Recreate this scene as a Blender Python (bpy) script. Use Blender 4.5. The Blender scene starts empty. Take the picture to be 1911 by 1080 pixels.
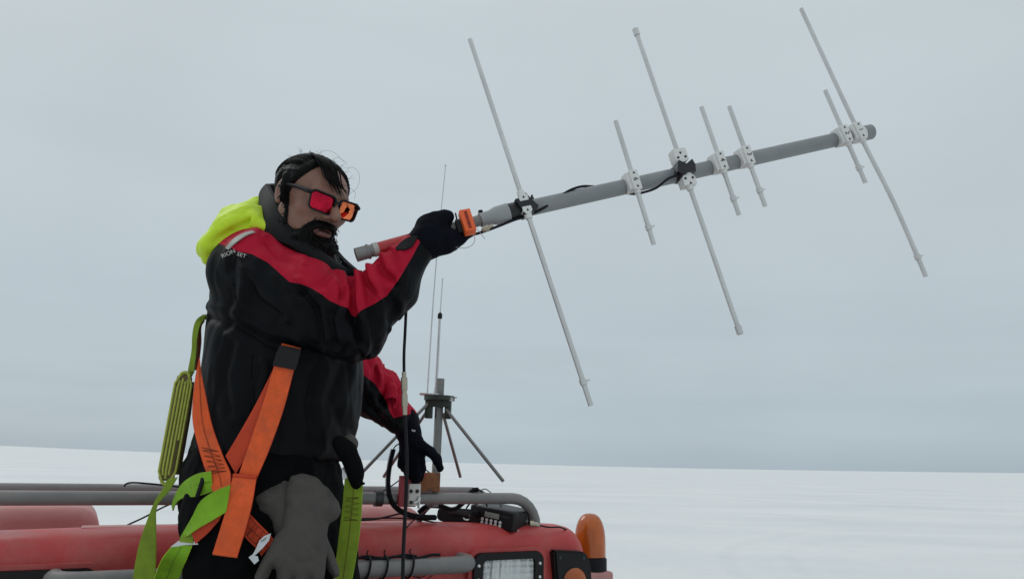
import bpy, bmesh, math, random
import numpy as np
from mathutils import Vector, Matrix, noise
from mathutils.bvhtree import BVHTree

random.seed(11)
rng = np.random.default_rng(11)
scene = bpy.context.scene
COL = scene.collection
rad = math.radians

# ------------------------------------------------------------------ camera
HC = 2.90                                  # camera height above the snow
FPX, PITCH, ROLL = 1380.0, rad(13.27), rad(1.5)
cam_d = bpy.data.cameras.new('camera')
cam_d.sensor_width = 36.0
cam_d.lens = FPX / 1911.0 * 36.0
cam_d.clip_start = 0.05
cam_d.clip_end = 90000.0
cam = bpy.data.objects.new('camera', cam_d)
COL.objects.link(cam)
cam.matrix_world = (Matrix.Translation((0, 0, HC)) @ Matrix.Rotation(rad(90) + PITCH, 4, 'X')
                    @ Matrix.Rotation(ROLL, 4, 'Z'))
scene.camera = cam

# ------------------------------------------------------------------ sky and sun
SUN_EL, SUN_AZ = rad(42), rad(-55)          # azimuth from +Y towards +X
world = bpy.data.worlds.new('World')
scene.world = world
world.use_nodes = True
wn, wl = world.node_tree.nodes, world.node_tree.links
wn.clear()
w_out = wn.new('ShaderNodeOutputWorld')
w_bg = wn.new('ShaderNodeBackground')
sky = wn.new('ShaderNodeTexSky')
sky.sky_type = 'NISHITA'
sky.sun_disc = False
sky.sun_elevation = SUN_EL
sky.sun_rotation = SUN_AZ
tc = wn.new('ShaderNodeTexCoord')
sep = wn.new('ShaderNodeSeparateXYZ')
wl.new(tc.outputs['Generated'], sep.inputs[0])
ramp = wn.new('ShaderNodeValToRGB')         # cloud deck: dull at the horizon, brighter overhead
cr = ramp.color_ramp
cr.interpolation = 'EASE'
cr.elements[0].position = 0.0
cr.elements[0].color = (0.415, 0.50, 0.562, 1)
cr.elements[1].position = 1.0
cr.elements[1].color = (0.86, 0.91, 0.94, 1)
for pos, c in ((0.045, (0.445, 0.527, 0.582)), (0.14, (0.49, 0.566, 0.608)), (0.30, (0.515, 0.587, 0.622)), (0.5, (0.54, 0.607, 0.64))):
    e = cr.elements.new(pos)
    e.color = (*c, 1)
wl.new(sep.outputs['Z'], ramp.inputs[0])
mp = wn.new('ShaderNodeMapping')
mp.inputs['Scale'].default_value = (1.6, 1.6, 15.0)
wl.new(tc.outputs['Generated'], mp.inputs[0])
nz = wn.new('ShaderNodeTexNoise')
nz.inputs['Scale'].default_value = 1.1
nz.inputs['Detail'].default_value = 5.0
nz.inputs['Roughness'].default_value = 0.5
wl.new(mp.outputs[0], nz.inputs['Vector'])
nz2 = wn.new('ShaderNodeTexNoise')          # big soft cloud masses
nz2.inputs['Scale'].default_value = 1.9
nz2.inputs['Detail'].default_value = 3.0
wl.new(tc.outputs['Generated'], nz2.inputs['Vector'])
m1 = wn.new('ShaderNodeMapRange')
m1.inputs['From Min'].default_value = 0.3
m1.inputs['From Max'].default_value = 0.7
m1.inputs['To Min'].default_value = 0.925
m1.inputs['To Max'].default_value = 1.06
wl.new(nz.outputs['Fac'], m1.inputs['Value'])
m2 = wn.new('ShaderNodeMapRange')
m2.inputs['From Min'].default_value = 0.3
m2.inputs['From Max'].default_value = 0.7
m2.inputs['To Min'].default_value = 0.95
m2.inputs['To Max'].default_value = 1.05
wl.new(nz2.outputs['Fac'], m2.inputs['Value'])
mm = wn.new('ShaderNodeMath')
mm.operation = 'MULTIPLY'
lowb = wn.new('ShaderNodeMapRange')         # the layered banding shows mostly low down, where one looks along the cloud base
lowb.inputs['From Min'].default_value = 0.03
lowb.inputs['From Max'].default_value = 0.22
lowb.inputs['To Min'].default_value = 1.0
lowb.inputs['To Max'].default_value = 0.22
wl.new(sep.outputs['Z'], lowb.inputs['Value'])
lmix = wn.new('ShaderNodeMix')
lmix.inputs['A'].default_value = 1.0
wl.new(lowb.outputs[0], lmix.inputs['Factor'])
wl.new(m1.outputs[0], lmix.inputs['B'])
wl.new(lmix.outputs[0], mm.inputs[0])
wl.new(m2.outputs[0], mm.inputs[1])
vm = wn.new('ShaderNodeVectorMath')
vm.operation = 'SCALE'
wl.new(ramp.outputs[0], vm.inputs[0])
wl.new(mm.outputs[0], vm.inputs['Scale'])
sk = wn.new('ShaderNodeVectorMath')         # the clear sky above the cloud, at daylight strength
sk.operation = 'SCALE'
sk.inputs['Scale'].default_value = 0.10
wl.new(sky.outputs[0], sk.inputs[0])
mx = wn.new('ShaderNodeMix')
mx.data_type = 'RGBA'
mx.inputs['Factor'].default_value = 0.95
wl.new(sk.outputs[0], mx.inputs['A'])
wl.new(vm.outputs[0], mx.inputs['B'])
wl.new(mx.outputs['Result'], w_bg.inputs['Color'])
w_bg.inputs['Strength'].default_value = 1.0
wl.new(w_bg.outputs[0], w_out.inputs[0])

sun_d = bpy.data.lights.new('sun', 'SUN')
sun_d.energy = 0.6
sun_d.angle = rad(25)
sun_d.color = (1.0, 0.97, 0.92)
sun = bpy.data.objects.new('sun', sun_d)
COL.objects.link(sun)
sdir = Vector((math.sin(SUN_AZ) * math.cos(SUN_EL), math.cos(SUN_AZ) * math.cos(SUN_EL), math.sin(SUN_EL)))
sun.rotation_euler = sdir.to_track_quat('Z', 'Y').to_euler()
sun.location = (0, 0, 30)

scene.view_settings.view_transform = 'Standard'
scene.view_settings.look = 'None'
scene.view_settings.exposure = 0.0
scene.view_settings.gamma = 1.0
scene.view_settings.use_curve_mapping = False

# ------------------------------------------------------------------ where things stand (metres)
CAMP = Vector((0, 0, HC))
CM = cam.matrix_world.to_3x3()
CMI = CM.inverted()


def ray(px, py):
    return CM @ Vector(((px - 955.5) / FPX, -(py - 540.0) / FPX, -1.0))


def P(px, py, Y):
    d = ray(px, py)
    return CAMP + d * (Y / d.y)


def PZ(px, py, z):
    d = ray(px, py)
    return CAMP + d * (z / d.z)


def PD(px, py, D):
    return CAMP + ray(px, py) * D


def proj(p):
    q = CMI @ (Vector(p) - CAMP)
    return 955.5 + FPX * q.x / -q.z, 540.0 - FPX * q.y / -q.z


CM_np = np.array(CMI)


def projA(V):
    q = (V - np.array(CAMP)) @ CM_np.T
    return 955.5 + FPX * q[:, 0] / -q[:, 2], 540.0 - FPX * q[:, 1] / -q[:, 2]


# ------------------------------------------------------------------ materials
MATS = {}


def mat(name, col, rough=0.6, metal=0.0, var=0.12, vscale=18.0, bump=0.0, bscale=200.0, col2=None, c2lo=0.5, c2hi=0.7,
        spec=0.5, coat=0.0, trans=0.0, sheen=0.0, rvar=0.0, ior=1.5, attr=None, stretch=None, sss=0.0):
    m = bpy.data.materials.new(name)
    m.use_nodes = True
    n, l = m.node_tree.nodes, m.node_tree.links
    b = n['Principled BSDF']
    b.inputs['Roughness'].default_value = rough
    b.inputs['Metallic'].default_value = metal
    b.inputs['Specular IOR Level'].default_value = spec
    b.inputs['Coat Weight'].default_value = coat
    b.inputs['Transmission Weight'].default_value = trans
    b.inputs['Sheen Weight'].default_value = sheen
    b.inputs['IOR'].default_value = ior
    if sss:
        b.inputs['Subsurface Weight'].default_value = sss
        b.inputs['Subsurface Radius'].default_value = (0.008, 0.004, 0.002)
    t = n.new('ShaderNodeTexCoord')
    vec = t.outputs['Object']
    if stretch:
        mpn = n.new('ShaderNodeMapping')
        mpn.inputs['Scale'].default_value = stretch
        l.new(vec, mpn.inputs[0])
        vec = mpn.outputs[0]
    n1 = n.new('ShaderNodeTexNoise')
    n1.inputs['Scale'].default_value = vscale
    n1.inputs['Detail'].default_value = 5
    n1.inputs['Roughness'].default_value = 0.62
    l.new(vec, n1.inputs['Vector'])
    mr = n.new('ShaderNodeMapRange')
    mr.inputs['From Min'].default_value = 0.28
    mr.inputs['From Max'].default_value = 0.72
    mr.inputs['To Min'].default_value = 1 - var
    mr.inputs['To Max'].default_value = 1 + var
    l.new(n1.outputs['Fac'], mr.inputs['Value'])
    sc = n.new('ShaderNodeVectorMath')
    sc.operation = 'SCALE'
    sc.inputs[0].default_value = col
    l.new(mr.outputs[0], sc.inputs['Scale'])
    cout = sc.outputs[0]
    if col2 is not None:
        n2 = n.new('ShaderNodeTexNoise')
        n2.inputs['Scale'].default_value = vscale * 0.45
        n2.inputs['Detail'].default_value = 8
        n2.inputs['Roughness'].default_value = 0.7
        l.new(vec, n2.inputs['Vector'])
        r2 = n.new('ShaderNodeMapRange')
        r2.inputs['From Min'].default_value = c2lo
        r2.inputs['From Max'].default_value = c2hi
        l.new(n2.outputs['Fac'], r2.inputs['Value'])
        mxx = n.new('ShaderNodeMix')
        mxx.data_type = 'RGBA'
        l.new(r2.outputs[0], mxx.inputs['Factor'])
        l.new(cout, mxx.inputs['A'])
        mxx.inputs['B'].default_value = (*col2, 1)
        cout = mxx.outputs['Result']
    if attr is not None:
        at = n.new('ShaderNodeAttribute')
        at.attribute_name = attr[0]
        mxx = n.new('ShaderNodeMix')
        mxx.data_type = 'RGBA'
        l.new(at.outputs['Fac'], mxx.inputs['Factor'])
        l.new(cout, mxx.inputs['A'])
        mxx.inputs['B'].default_value = (*attr[1], 1)
        cout = mxx.outputs['Result']
    l.new(cout, b.inputs['Base Color'])
    if rvar:
        r3 = n.new('ShaderNodeMapRange')
        r3.inputs['From Min'].default_value = 0.3
        r3.inputs['From Max'].default_value = 0.7
        r3.inputs['To Min'].default_value = max(0, rough - rvar)
        r3.inputs['To Max'].default_value = min(1, rough + rvar)
        l.new(n1.outputs['Fac'], r3.inputs['Value'])
        l.new(r3.outputs[0], b.inputs['Roughness'])
    if bump:
        n3 = n.new('ShaderNodeTexNoise')
        n3.inputs['Scale'].default_value = bscale
        n3.inputs['Detail'].default_value = 4
        l.new(vec, n3.inputs['Vector'])
        bp = n.new('ShaderNodeBump')
        bp.inputs['Strength'].default_value = bump
        bp.inputs['Distance'].default_value = 0.004
        l.new(n3.outputs['Fac'], bp.inputs['Height'])
        l.new(bp.outputs[0], b.inputs['Normal'])
    MATS[name] = m
    return m


# ------------------------------------------------------------------ mesh helpers
def obj(name, geo, m, parent=None, label=None, cat=None, group=None, kind=None, loc=None, sharp=38, attrs=None):
    V, Fc = geo
    V = np.asarray(V, dtype=float).reshape(-1, 3)
    if parent is not None:
        off = np.array(parent['_loc'])
    elif loc is not None:
        off = np.array(loc)
    else:
        off = np.array([(V[:, 0].min() + V[:, 0].max()) / 2, (V[:, 1].min() + V[:, 1].max()) / 2, V[:, 2].min()])
    me = bpy.data.meshes.new(name)
    faces = Fc.tolist() if isinstance(Fc, np.ndarray) else Fc
    me.from_pydata((V - off).tolist(), [], faces)
    me.validate()
    bm = bmesh.new()
    bm.from_mesh(me)
    if kind != 'raw':
        bmesh.ops.recalc_face_normals(bm, faces=bm.faces)
    bm.to_mesh(me)
    bm.free()
    me.polygons.foreach_set('use_smooth', np.ones(len(me.polygons), dtype=bool))
    if sharp:
        me.set_sharp_from_angle(angle=rad(sharp))
    if attrs:
        for k, a in attrs.items():
            at = me.attributes.new(k, 'FLOAT', 'POINT')
            at.data.foreach_set('value', np.asarray(a, dtype=np.float32))
    me.materials.append(m if not isinstance(m, str) else MATS[m])
    o = bpy.data.objects.new(name, me)
    COL.objects.link(o)
    if parent is not None:
        o.parent = parent
        o['_loc'] = [float(c) for c in parent['_loc']]
    else:
        o.location = [float(c) for c in off]
        o['_loc'] = [float(c) for c in off]
    if label:
        o['label'] = label
    if cat:
        o['category'] = cat
    if group:
        o['group'] = group
    if kind and kind != 'raw':
        o['kind'] = kind
    return o


def thing(name, label, cat, loc, group=None):
    o = bpy.data.objects.new(name, None)
    o.empty_display_size = 0.1
    COL.objects.link(o)
    o.location = loc
    o['_loc'] = [float(c) for c in loc]
    o['label'] = label
    o['category'] = cat
    if group:
        o['group'] = group
    return o


def join(*gs):
    V, Fc, n = [], [], 0
    for g in gs:
        v = np.asarray(g[0], dtype=float).reshape(-1, 3)
        V.append(v)
        for f in (g[1].tolist() if isinstance(g[1], np.ndarray) else g[1]):
            Fc.append([i + n for i in f])
        n += len(v)
    return np.vstack(V), Fc


def catmull(pts, sub=6):
    pts = [Vector(p) for p in pts]
    if len(pts) < 3 or sub <= 1:
        return pts
    out = []
    n = len(pts)
    for i in range(n - 1):
        p0 = pts[i - 1] if i > 0 else pts[0] * 2 - pts[1]
        p1, p2 = pts[i], pts[i + 1]
        p3 = pts[i + 2] if i + 2 < n else pts[-1] * 2 - pts[-2]
        for k in range(sub):
            t = k / sub
            out.append(0.5 * ((2 * p1) + (p2 - p0) * t + (2 * p0 - 5 * p1 + 4 * p2 - p3) * t * t
                              + (3 * p1 - p0 - 3 * p2 + p3) * t ** 3))
    out.append(pts[-1])
    return out


def frames(pts):
    n = len(pts)
    T = []
    for i in range(n):
        a = pts[max(0, i - 1)]
        b = pts[min(n - 1, i + 1)]
        d = b - a
        if d.length < 1e-9:
            d = T[-1] if T else Vector((0, 0, 1))
        T.append(d.normalized())
    ref = Vector((0, 0, 1)) if abs(T[0].z) < 0.9 else Vector((1, 0, 0))
    N = [(ref - T[0] * ref.dot(T[0])).normalized()]
    for i in range(1, n):
        v = N[-1] - T[i] * N[-1].dot(T[i])
        N.append(v.normalized() if v.length > 1e-6 else N[-1])
    return T, N


def tube(pts, r, n=10, sub=1, caps=True, flat=None):
    pts = [Vector(p) for p in pts]
    if sub > 1:
        m0 = len(pts)
        q = catmull(pts, sub)
        if not np.isscalar(r):
            r = list(np.interp(np.linspace(0, m0 - 1, len(q)), range(m0), r))
        pts = q
    if np.isscalar(r):
        r = [r] * len(pts)
    T, N = frames(pts)
    V, Fc = [], []
    for i, p in enumerate(pts):
        B = T[i].cross(N[i])
        for k in range(n):
            a = 2 * math.pi * k / n
            V.append(p + N[i] * (math.cos(a) * r[i]) + B * (math.sin(a) * r[i] * (flat or 1)))
    for i in range(len(pts) - 1):
        for k in range(n):
            Fc.append([i * n + k, i * n + (k + 1) % n, (i + 1) * n + (k + 1) % n, (i + 1) * n + k])
    if caps:
        Fc.append(list(range(n))[::-1])
        Fc.append([(len(pts) - 1) * n + k for k in range(n)])
    return np.array([tuple(v) for v in V]), Fc


def lathe(p0, p1, prof, n=24):
    """prof: list of (t along p0-p1 in metres, radius)"""
    p0, p1 = Vector(p0), Vector(p1)
    d = (p1 - p0).normalized()
    ref = Vector((0, 0, 1)) if abs(d.z) < 0.9 else Vector((1, 0, 0))
    N = (ref - d * ref.dot(d)).normalized()
    B = d.cross(N)
    V, Fc = [], []
    for t, r in prof:
        for k in range(n):
            a = 2 * math.pi * k / n
            V.append(tuple(p0 + d * t + N * (math.cos(a) * r) + B * (math.sin(a) * r)))
    for i in range(len(prof) - 1):
        for k in range(n):
            Fc.append([i * n + k, i * n + (k + 1) % n, (i + 1) * n + (k + 1) % n, (i + 1) * n + k])
    Fc.append(list(range(n))[::-1])
    Fc.append([(len(prof) - 1) * n + k for k in range(n)])
    return np.array(V), Fc


def box(c, ax, ay, az, hx, hy, hz, bev=0.0, seg=2):
    bm = bmesh.new()
    bmesh.ops.create_cube(bm, size=2)
    for v in bm.verts:
        v.co = Vector((v.co.x * hx, v.co.y * hy, v.co.z * hz))
    if bev:
        bmesh.ops.bevel(bm, geom=list(bm.edges), offset=bev, segments=seg, affect='EDGES', profile=0.5)
    c, ax, ay, az = Vector(c), Vector(ax), Vector(ay), Vector(az)
    bm.verts.index_update()
    V = [tuple(c + ax * v.co.x + ay * v.co.y + az * v.co.z) for v in bm.verts]
    Fc = [[v.index for v in f.verts] for f in bm.faces]
    bm.free()
    return np.array(V), Fc


def prism(poly, c, ax, ay, az, h0, h1):
    """poly: 2D points in (ax, ay) about c, extruded along az from h0 to h1"""
    c, ax, ay, az = Vector(c), Vector(ax), Vector(ay), Vector(az)
    n = len(poly)
    V = [tuple(c + ax * x + ay * y + az * h) for h in (h0, h1) for x, y in poly]
    Fc = [list(range(n))[::-1], list(range(n, 2 * n))]
    for k in range(n):
        Fc.append([k, (k + 1) % n, n + (k + 1) % n, n + k])
    return np.array(V), Fc


def rrect(hx, hy, r, k=5):
    pts = []
    for cx, cy, a0 in ((hx - r, hy - r, 0), (-hx + r, hy - r, 90), (-hx + r, -hy + r, 180), (hx - r, -hy + r, 270)):
        for i in range(k + 1):
            a = rad(a0 + 90 * i / k)
            pts.append((cx + r * math.cos(a), cy + r * math.sin(a)))
    return pts


def ring_prism(outer, inner, c, ax, ay, az, h0, h1):
    c, ax, ay, az = Vector(c), Vector(ax), Vector(ay), Vector(az)
    n = len(outer)
    V = []
    for poly, h in ((outer, h0), (outer, h1), (inner, h1), (inner, h0)):
        V += [tuple(c + ax * x + ay * y + az * h) for x, y in poly]
    Fc = []
    for lv in range(4):
        a, b = lv * n, ((lv + 1) % 4) * n
        for k in range(n):
            Fc.append([a + k, a + (k + 1) % n, b + (k + 1) % n, b + k])
    return np.array(V), Fc


def ribbon(L, R, th=0.003, sub=6, across=4, crown=0.0):
    """webbing between two edge curves"""
    L, R = catmull(L, sub), catmull(R, sub)
    n = len(L)
    V, Fc = [], []
    w = across + 1
    for side in (0, 1):
        for i in range(n):
            t = (L[min(i + 1, n - 1)] - L[max(i - 1, 0)]) + (R[min(i + 1, n - 1)] - R[max(i - 1, 0)])
            nn = (R[i] - L[i]).cross(t)
            nn = nn.normalized() if nn.length > 1e-9 else Vector((0, -1, 0))
            for k in range(w):
                s = k / across
                p = L[i].lerp(R[i], s) + nn * ((side - 0.5) * th + crown * 4 * s * (1 - s))
                V.append(tuple(p))
    o = n * w
    for i in range(n - 1):
        for k in range(across):
            a = i * w + k
            Fc.append([a, a + 1, a + w + 1, a + w])
            Fc.append([o + a, o + a + w, o + a + w + 1, o + a + 1])
        for k in (0, across):
            a = i * w + k
            Fc.append([a, a + w, o + a + w, o + a])
    for i in (0, n - 1):
        for k in range(across):
            a = i * w + k
            Fc.append([a, a + 1, o + a + 1, o + a])
    return np.array(V), Fc


def text_geo(body, size, origin, ax, ay, az, depth=0.0006):
    cu = bpy.data.curves.new('t', 'FONT')
    cu.body = body
    cu.size = size
    cu.align_x = 'CENTER'
    cu.align_y = 'CENTER'
    cu.extrude = depth
    cu.resolution_u = 3
    o = bpy.data.objects.new('t', cu)
    COL.objects.link(o)
    dg = bpy.context.evaluated_depsgraph_get()
    me = o.evaluated_get(dg).to_mesh()
    origin, ax, ay, az = Vector(origin), Vector(ax), Vector(ay), Vector(az)
    V = np.array([tuple(origin + ax * v.co.x + ay * v.co.y + az * v.co.z) for v in me.vertices])
    Fc = [list(p.vertices) for p in me.polygons]
    o.evaluated_get(dg).to_mesh_clear()
    bpy.data.objects.remove(o)
    bpy.data.curves.remove(cu)
    return V, Fc


# ------------------------------------------------------------------ signed distance modelling
def surface_nets(Fv, lo, h):
    nx, ny, nz_ = Fv.shape
    s = Fv < 0
    cnt = np.zeros((nx - 1, ny - 1, nz_ - 1), dtype=np.int8)
    for a in (0, 1):
        for b in (0, 1):
            for c in (0, 1):
                cnt += s[a:nx - 1 + a, b:ny - 1 + b, c:nz_ - 1 + c]
    mask = (cnt > 0) & (cnt < 8)
    I, J, K = np.nonzero(mask)
    idx = -np.ones(mask.shape, dtype=np.int64)
    idx[I, J, K] = np.arange(len(I))
    acc = np.zeros((len(I), 3))
    num = np.zeros(len(I))
    cs = [(a, b, c) for a in (0, 1) for b in (0, 1) for c in (0, 1)]
    for c0 in cs:
        for ax in range(3):
            if c0[ax]:
                continue
            c1 = list(c0)
            c1[ax] = 1
            f0 = Fv[I + c0[0], J + c0[1], K + c0[2]]
            f1 = Fv[I + c1[0], J + c1[1], K + c1[2]]
            cross = (f0 < 0) != (f1 < 0)
            t = np.where(cross, f0 / np.where(cross, f0 - f1, 1), 0)
            p = np.tile(np.array(c0, dtype=float), (len(I), 1))
            p[:, ax] += t
            acc += p * cross[:, None]
            num += cross
    V = (acc / num[:, None] + np.stack([I, J, K], 1)) * h + np.array(lo)
    faces = []
    for ax in range(3):
        o1, o2 = [(1, 2), (2, 0), (0, 1)][ax]
        sl0 = [slice(None)] * 3
        sl1 = [slice(None)] * 3
        sl0[ax] = slice(0, -1)
        sl1[ax] = slice(1, None)
        e = s[tuple(sl0)] != s[tuple(sl1)]
        q = np.stack(np.nonzero(e), 1)
        ok = (q[:, o1] > 0) & (q[:, o2] > 0) & (q[:, o1] < Fv.shape[o1] - 1) & (q[:, o2] < Fv.shape[o2] - 1)
        q = q[ok]
        inside = s[q[:, 0], q[:, 1], q[:, 2]]
        vs = []
        for d1, d2 in ((-1, -1), (0, -1), (0, 0), (-1, 0)):
            c = q.copy()
            c[:, o1] += d1
            c[:, o2] += d2
            vs.append(idx[c[:, 0], c[:, 1], c[:, 2]])
        quad = np.stack(vs, 1)
        quad[~inside] = quad[~inside][:, ::-1]
        faces.append(quad)
    return V, np.vstack(faces)


def sdf_mesh(fn, lo, hi, h):
    ax = [np.arange(lo[k], hi[k] + h, h, dtype=np.float32) for k in range(3)]
    X, Y, Z = np.meshgrid(*ax, indexing='ij', sparse=True)
    Fv = fn(X, Y, Z)
    Fv = np.broadcast_to(Fv, (len(ax[0]), len(ax[1]), len(ax[2]))).astype(np.float32)
    return surface_nets(Fv, lo, h)


def smin(a, b, k):
    hh = np.clip(0.5 + 0.5 * (b - a) / k, 0, 1)
    return b * (1 - hh) + a * hh - k * hh * (1 - hh)


def smax(a, b, k):
    return -smin(-a, -b, k)


def cone(X, Y, Z, a, b, ra, rb):
    ab = [b[i] - a[i] for i in range(3)]
    L2 = sum(c * c for c in ab) + 1e-12
    t = np.clip(((X - a[0]) * ab[0] + (Y - a[1]) * ab[1] + (Z - a[2]) * ab[2]) / L2, 0, 1)
    d = np.sqrt((X - a[0] - ab[0] * t) ** 2 + (Y - a[1] - ab[1] * t) ** 2 + (Z - a[2] - ab[2] * t) ** 2)
    return d - (ra + (rb - ra) * t)


def chain(X, Y, Z, pts, rs, k=0.02):
    d = None
    for i in range(len(pts) - 1):
        c = cone(X, Y, Z, pts[i], pts[i + 1], rs[i], rs[i + 1])
        d = c if d is None else smin(d, c, k)
    return d


def ell(X, Y, Z, c, r, M=None):
    x, y, z = X - c[0], Y - c[1], Z - c[2]
    if M is not None:                       # rows of M are the axes
        x, y, z = (M[i][0] * x + M[i][1] * y + M[i][2] * z for i in range(3))
    k0 = np.sqrt((x / r[0]) ** 2 + (y / r[1]) ** 2 + (z / r[2]) ** 2)
    k1 = np.sqrt((x / r[0] ** 2) ** 2 + (y / r[1] ** 2) ** 2 + (z / r[2] ** 2) ** 2) + 1e-9
    return k0 * (k0 - 1.0) / k1


def vnormals(V, Q):
    Q = np.asarray(Q)
    n = np.cross(V[Q[:, 2]] - V[Q[:, 0]], V[Q[:, -1]] - V[Q[:, 1]])
    N = np.zeros_like(V)
    for k in range(Q.shape[1]):
        np.add.at(N, Q[:, k], n)
    return N / (np.linalg.norm(N, axis=1, keepdims=True) + 1e-12)


def relax(V, Q, it=2, lam=0.5):
    Q = np.asarray(Q)
    E = np.vstack([Q[:, [k, (k + 1) % Q.shape[1]]] for k in range(Q.shape[1])])
    for _ in range(it):
        S = np.zeros_like(V)
        C = np.zeros(len(V))
        np.add.at(S, E[:, 0], V[E[:, 1]])
        np.add.at(S, E[:, 1], V[E[:, 0]])
        np.add.at(C, E[:, 0], 1)
        np.add.at(C, E[:, 1], 1)
        V = V + lam * (S / C[:, None] - V)
    return V


def fbm(V, scale, octs=3, seed=0.0):
    out = np.empty(len(V))
    o = Vector((seed, seed * 1.7, -seed))
    for i, v in enumerate(V):
        out[i] = noise.fractal(Vector(v) * scale + o, 1.0, 2.0, octs)
    return out


def ridged(V, scale, seed=0.0):
    """soft cloth folds: sharp valleys, round crests"""
    out = np.empty(len(V))
    o = Vector((seed, -seed * 1.3, seed * 0.7))
    for i, v in enumerate(V):
        out[i] = abs(noise.noise(Vector(v) * scale + o))
    return out


def split(V, Q, f):
    """cut a quad mesh along f = 0; returns (f > 0 part, f < 0 part)"""
    Q = np.asarray(Q)
    T = np.vstack([Q[:, [0, 1, 2]], Q[:, [0, 2, 3]]]) if Q.shape[1] == 4 else Q
    f = np.where(np.abs(f) < 1e-7, 1e-7, f)
    s = f > 0
    c = s[T].sum(1)
    newV, cache = [], {}
    n0 = len(V)

    def mid(a, b):
        key = (a, b) if a < b else (b, a)
        if key not in cache:
            t = f[a] / (f[a] - f[b])
            newV.append(V[a] + (V[b] - V[a]) * t)
            cache[key] = n0 + len(newV) - 1
        return cache[key]
    pos, neg = T[c == 3].tolist(), T[c == 0].tolist()
    for t in T[(c == 1) | (c == 2)].tolist():
        k = sum(s[i] for i in t)
        odd = [i for i in range(3) if s[t[i]] == (k == 1)][0]
        a, b, d = t[odd], t[(odd + 1) % 3], t[(odd + 2) % 3]
        ab, ad = mid(a, b), mid(a, d)
        one, two = (pos, neg) if s[a] else (neg, pos)
        one.append([a, ab, ad])
        two.append([ab, b, d])
        two.append([ab, d, ad])
    VA = np.vstack([V, np.array(newV)]) if newV else V
    res = []
    for tri in (pos, neg):
        tri = np.array(tri, dtype=int).reshape(-1, 3)
        u, inv = np.unique(tri, return_inverse=True)
        res.append((VA[u], inv.reshape(-1, 3)))
    return res


def crumple(V, scale, seed=0.0, octs=3):
    """creased cloth: flat facets between sharp ridges and valleys"""
    out = np.zeros(len(V))
    o = Vector((seed, -seed * 1.3, seed * 0.7))
    for i, v in enumerate(V):
        p = Vector(v) * scale + o
        pw_ = p * 0.6
        w = Vector((noise.noise(pw_ + Vector((9.3, -1.5, 2.7))), noise.noise(pw_ + Vector((-4.1, 6.2, 8.8))), noise.noise(pw_ + Vector((3.9, 5.4, -7.1))))) * 0.45
        s_, a_, q = 0.0, 1.0, p + w
        for k in range(octs):
            s_ += a_ * (abs(noise.noise(q)) - 0.22) * (1 if k % 2 == 0 else -1)
            q = q * 2.1 + Vector((3.1, 1.7, 5.3))
            a_ *= 0.5
        out[i] = s_
    return out


def poly_sdf(x, y, poly):
    d = np.full(np.broadcast(x, y).shape, 1e9, dtype=np.float32)
    ins = np.zeros(d.shape, dtype=bool)
    n = len(poly)
    for i in range(n):
        (ax_, ay_), (bx_, by_) = poly[i], poly[(i + 1) % n]
        ex, ey = bx_ - ax_, by_ - ay_
        t = np.clip(((x - ax_) * ex + (y - ay_) * ey) / (ex * ex + ey * ey + 1e-12), 0, 1)
        d = np.minimum(d, (x - ax_ - ex * t) ** 2 + (y - ay_ - ey * t) ** 2)
        if abs(ey) > 1e-9:
            cond = ((ay_ > y) != (by_ > y)) & (x < ex * (y - ay_) / ey + ax_)
            ins ^= cond
    d = np.sqrt(d)
    return np.where(ins, -d, d)


def pillow(poly_px, D_, t0, t1, rng_, h, lean=0.0, carve=()):
    """soft flat thing whose outline runs through picture points at distance D_: returns mesh"""
    pts = [PD(x, y, D_) for x, y in poly_px]
    c = sum(pts, Vector()) / len(pts)
    n_ = (CAMP - c).normalized()
    e1_ = CM @ Vector((1, 0, 0))
    e1_ = (e1_ - n_ * e1_.dot(n_)).normalized()
    e2_ = n_.cross(e1_)
    P2 = [((p - c).dot(e1_), (p - c).dot(e2_)) for p in pts]
    cv = [[((PD(x, y, D_) - c).dot(e1_), (PD(x, y, D_) - c).dot(e2_), z) for x, y, z in k[0]] + [k[1]] for k in carve]

    def f(X, Y, Z):
        d2 = poly_sdf(X, Y, P2)
        t = t0 + t1 * (1 - np.exp(np.minimum(d2, 0) / rng_))
        d = smax(d2 + 0 * Z, np.abs(Z) - t, 0.010)
        for k in cv:
            d = smax(d, -cone(X, Y, Z, k[0], k[1], k[2], k[2]), 0.008)
        return d
    xs, ys = [p[0] for p in P2], [p[1] for p in P2]
    m = t0 + t1 + 0.012
    V, Q = sdf_mesh(f, (min(xs) - 0.01, min(ys) - 0.01, -m), (max(xs) + 0.01, max(ys) + 0.01, m), h)
    M_ = np.array([tuple(e1_), tuple(e2_), tuple(n_)])
    return V @ M_ + np.array(c), Q

# ------------------------------------------------------------------ palette
mat('red_paint', (0.47, 0.052, 0.050), rough=0.45, var=0.14, vscale=7, bump=0.08, bscale=240, col2=(0.47, 0.165, 0.145), c2lo=0.50, c2hi=0.82, rvar=0.16, spec=0.35)
mat('pale_red', (0.46, 0.185, 0.175), rough=0.6, var=0.1, vscale=9, bump=0.05, col2=(0.52, 0.32, 0.30), c2lo=0.45, c2hi=0.75)  # paler red; hatch fading and grazing sky sheen both put into the colour
mat('grey_tube', (0.19, 0.183, 0.178), rough=0.5, var=0.14, vscale=14, bump=0.12, bscale=160, col2=(0.25, 0.225, 0.215), c2lo=0.5, c2hi=0.75)
mat('black_plastic', (0.009, 0.009, 0.010), rough=0.5, var=0.2, bump=0.12, bscale=700, spec=0.25)
mat('black_rubber', (0.007, 0.007, 0.010), rough=0.6, var=0.2, spec=0.2)
mat('dark_steel', (0.05, 0.05, 0.052), rough=0.5, metal=0.6, var=0.2)
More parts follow.
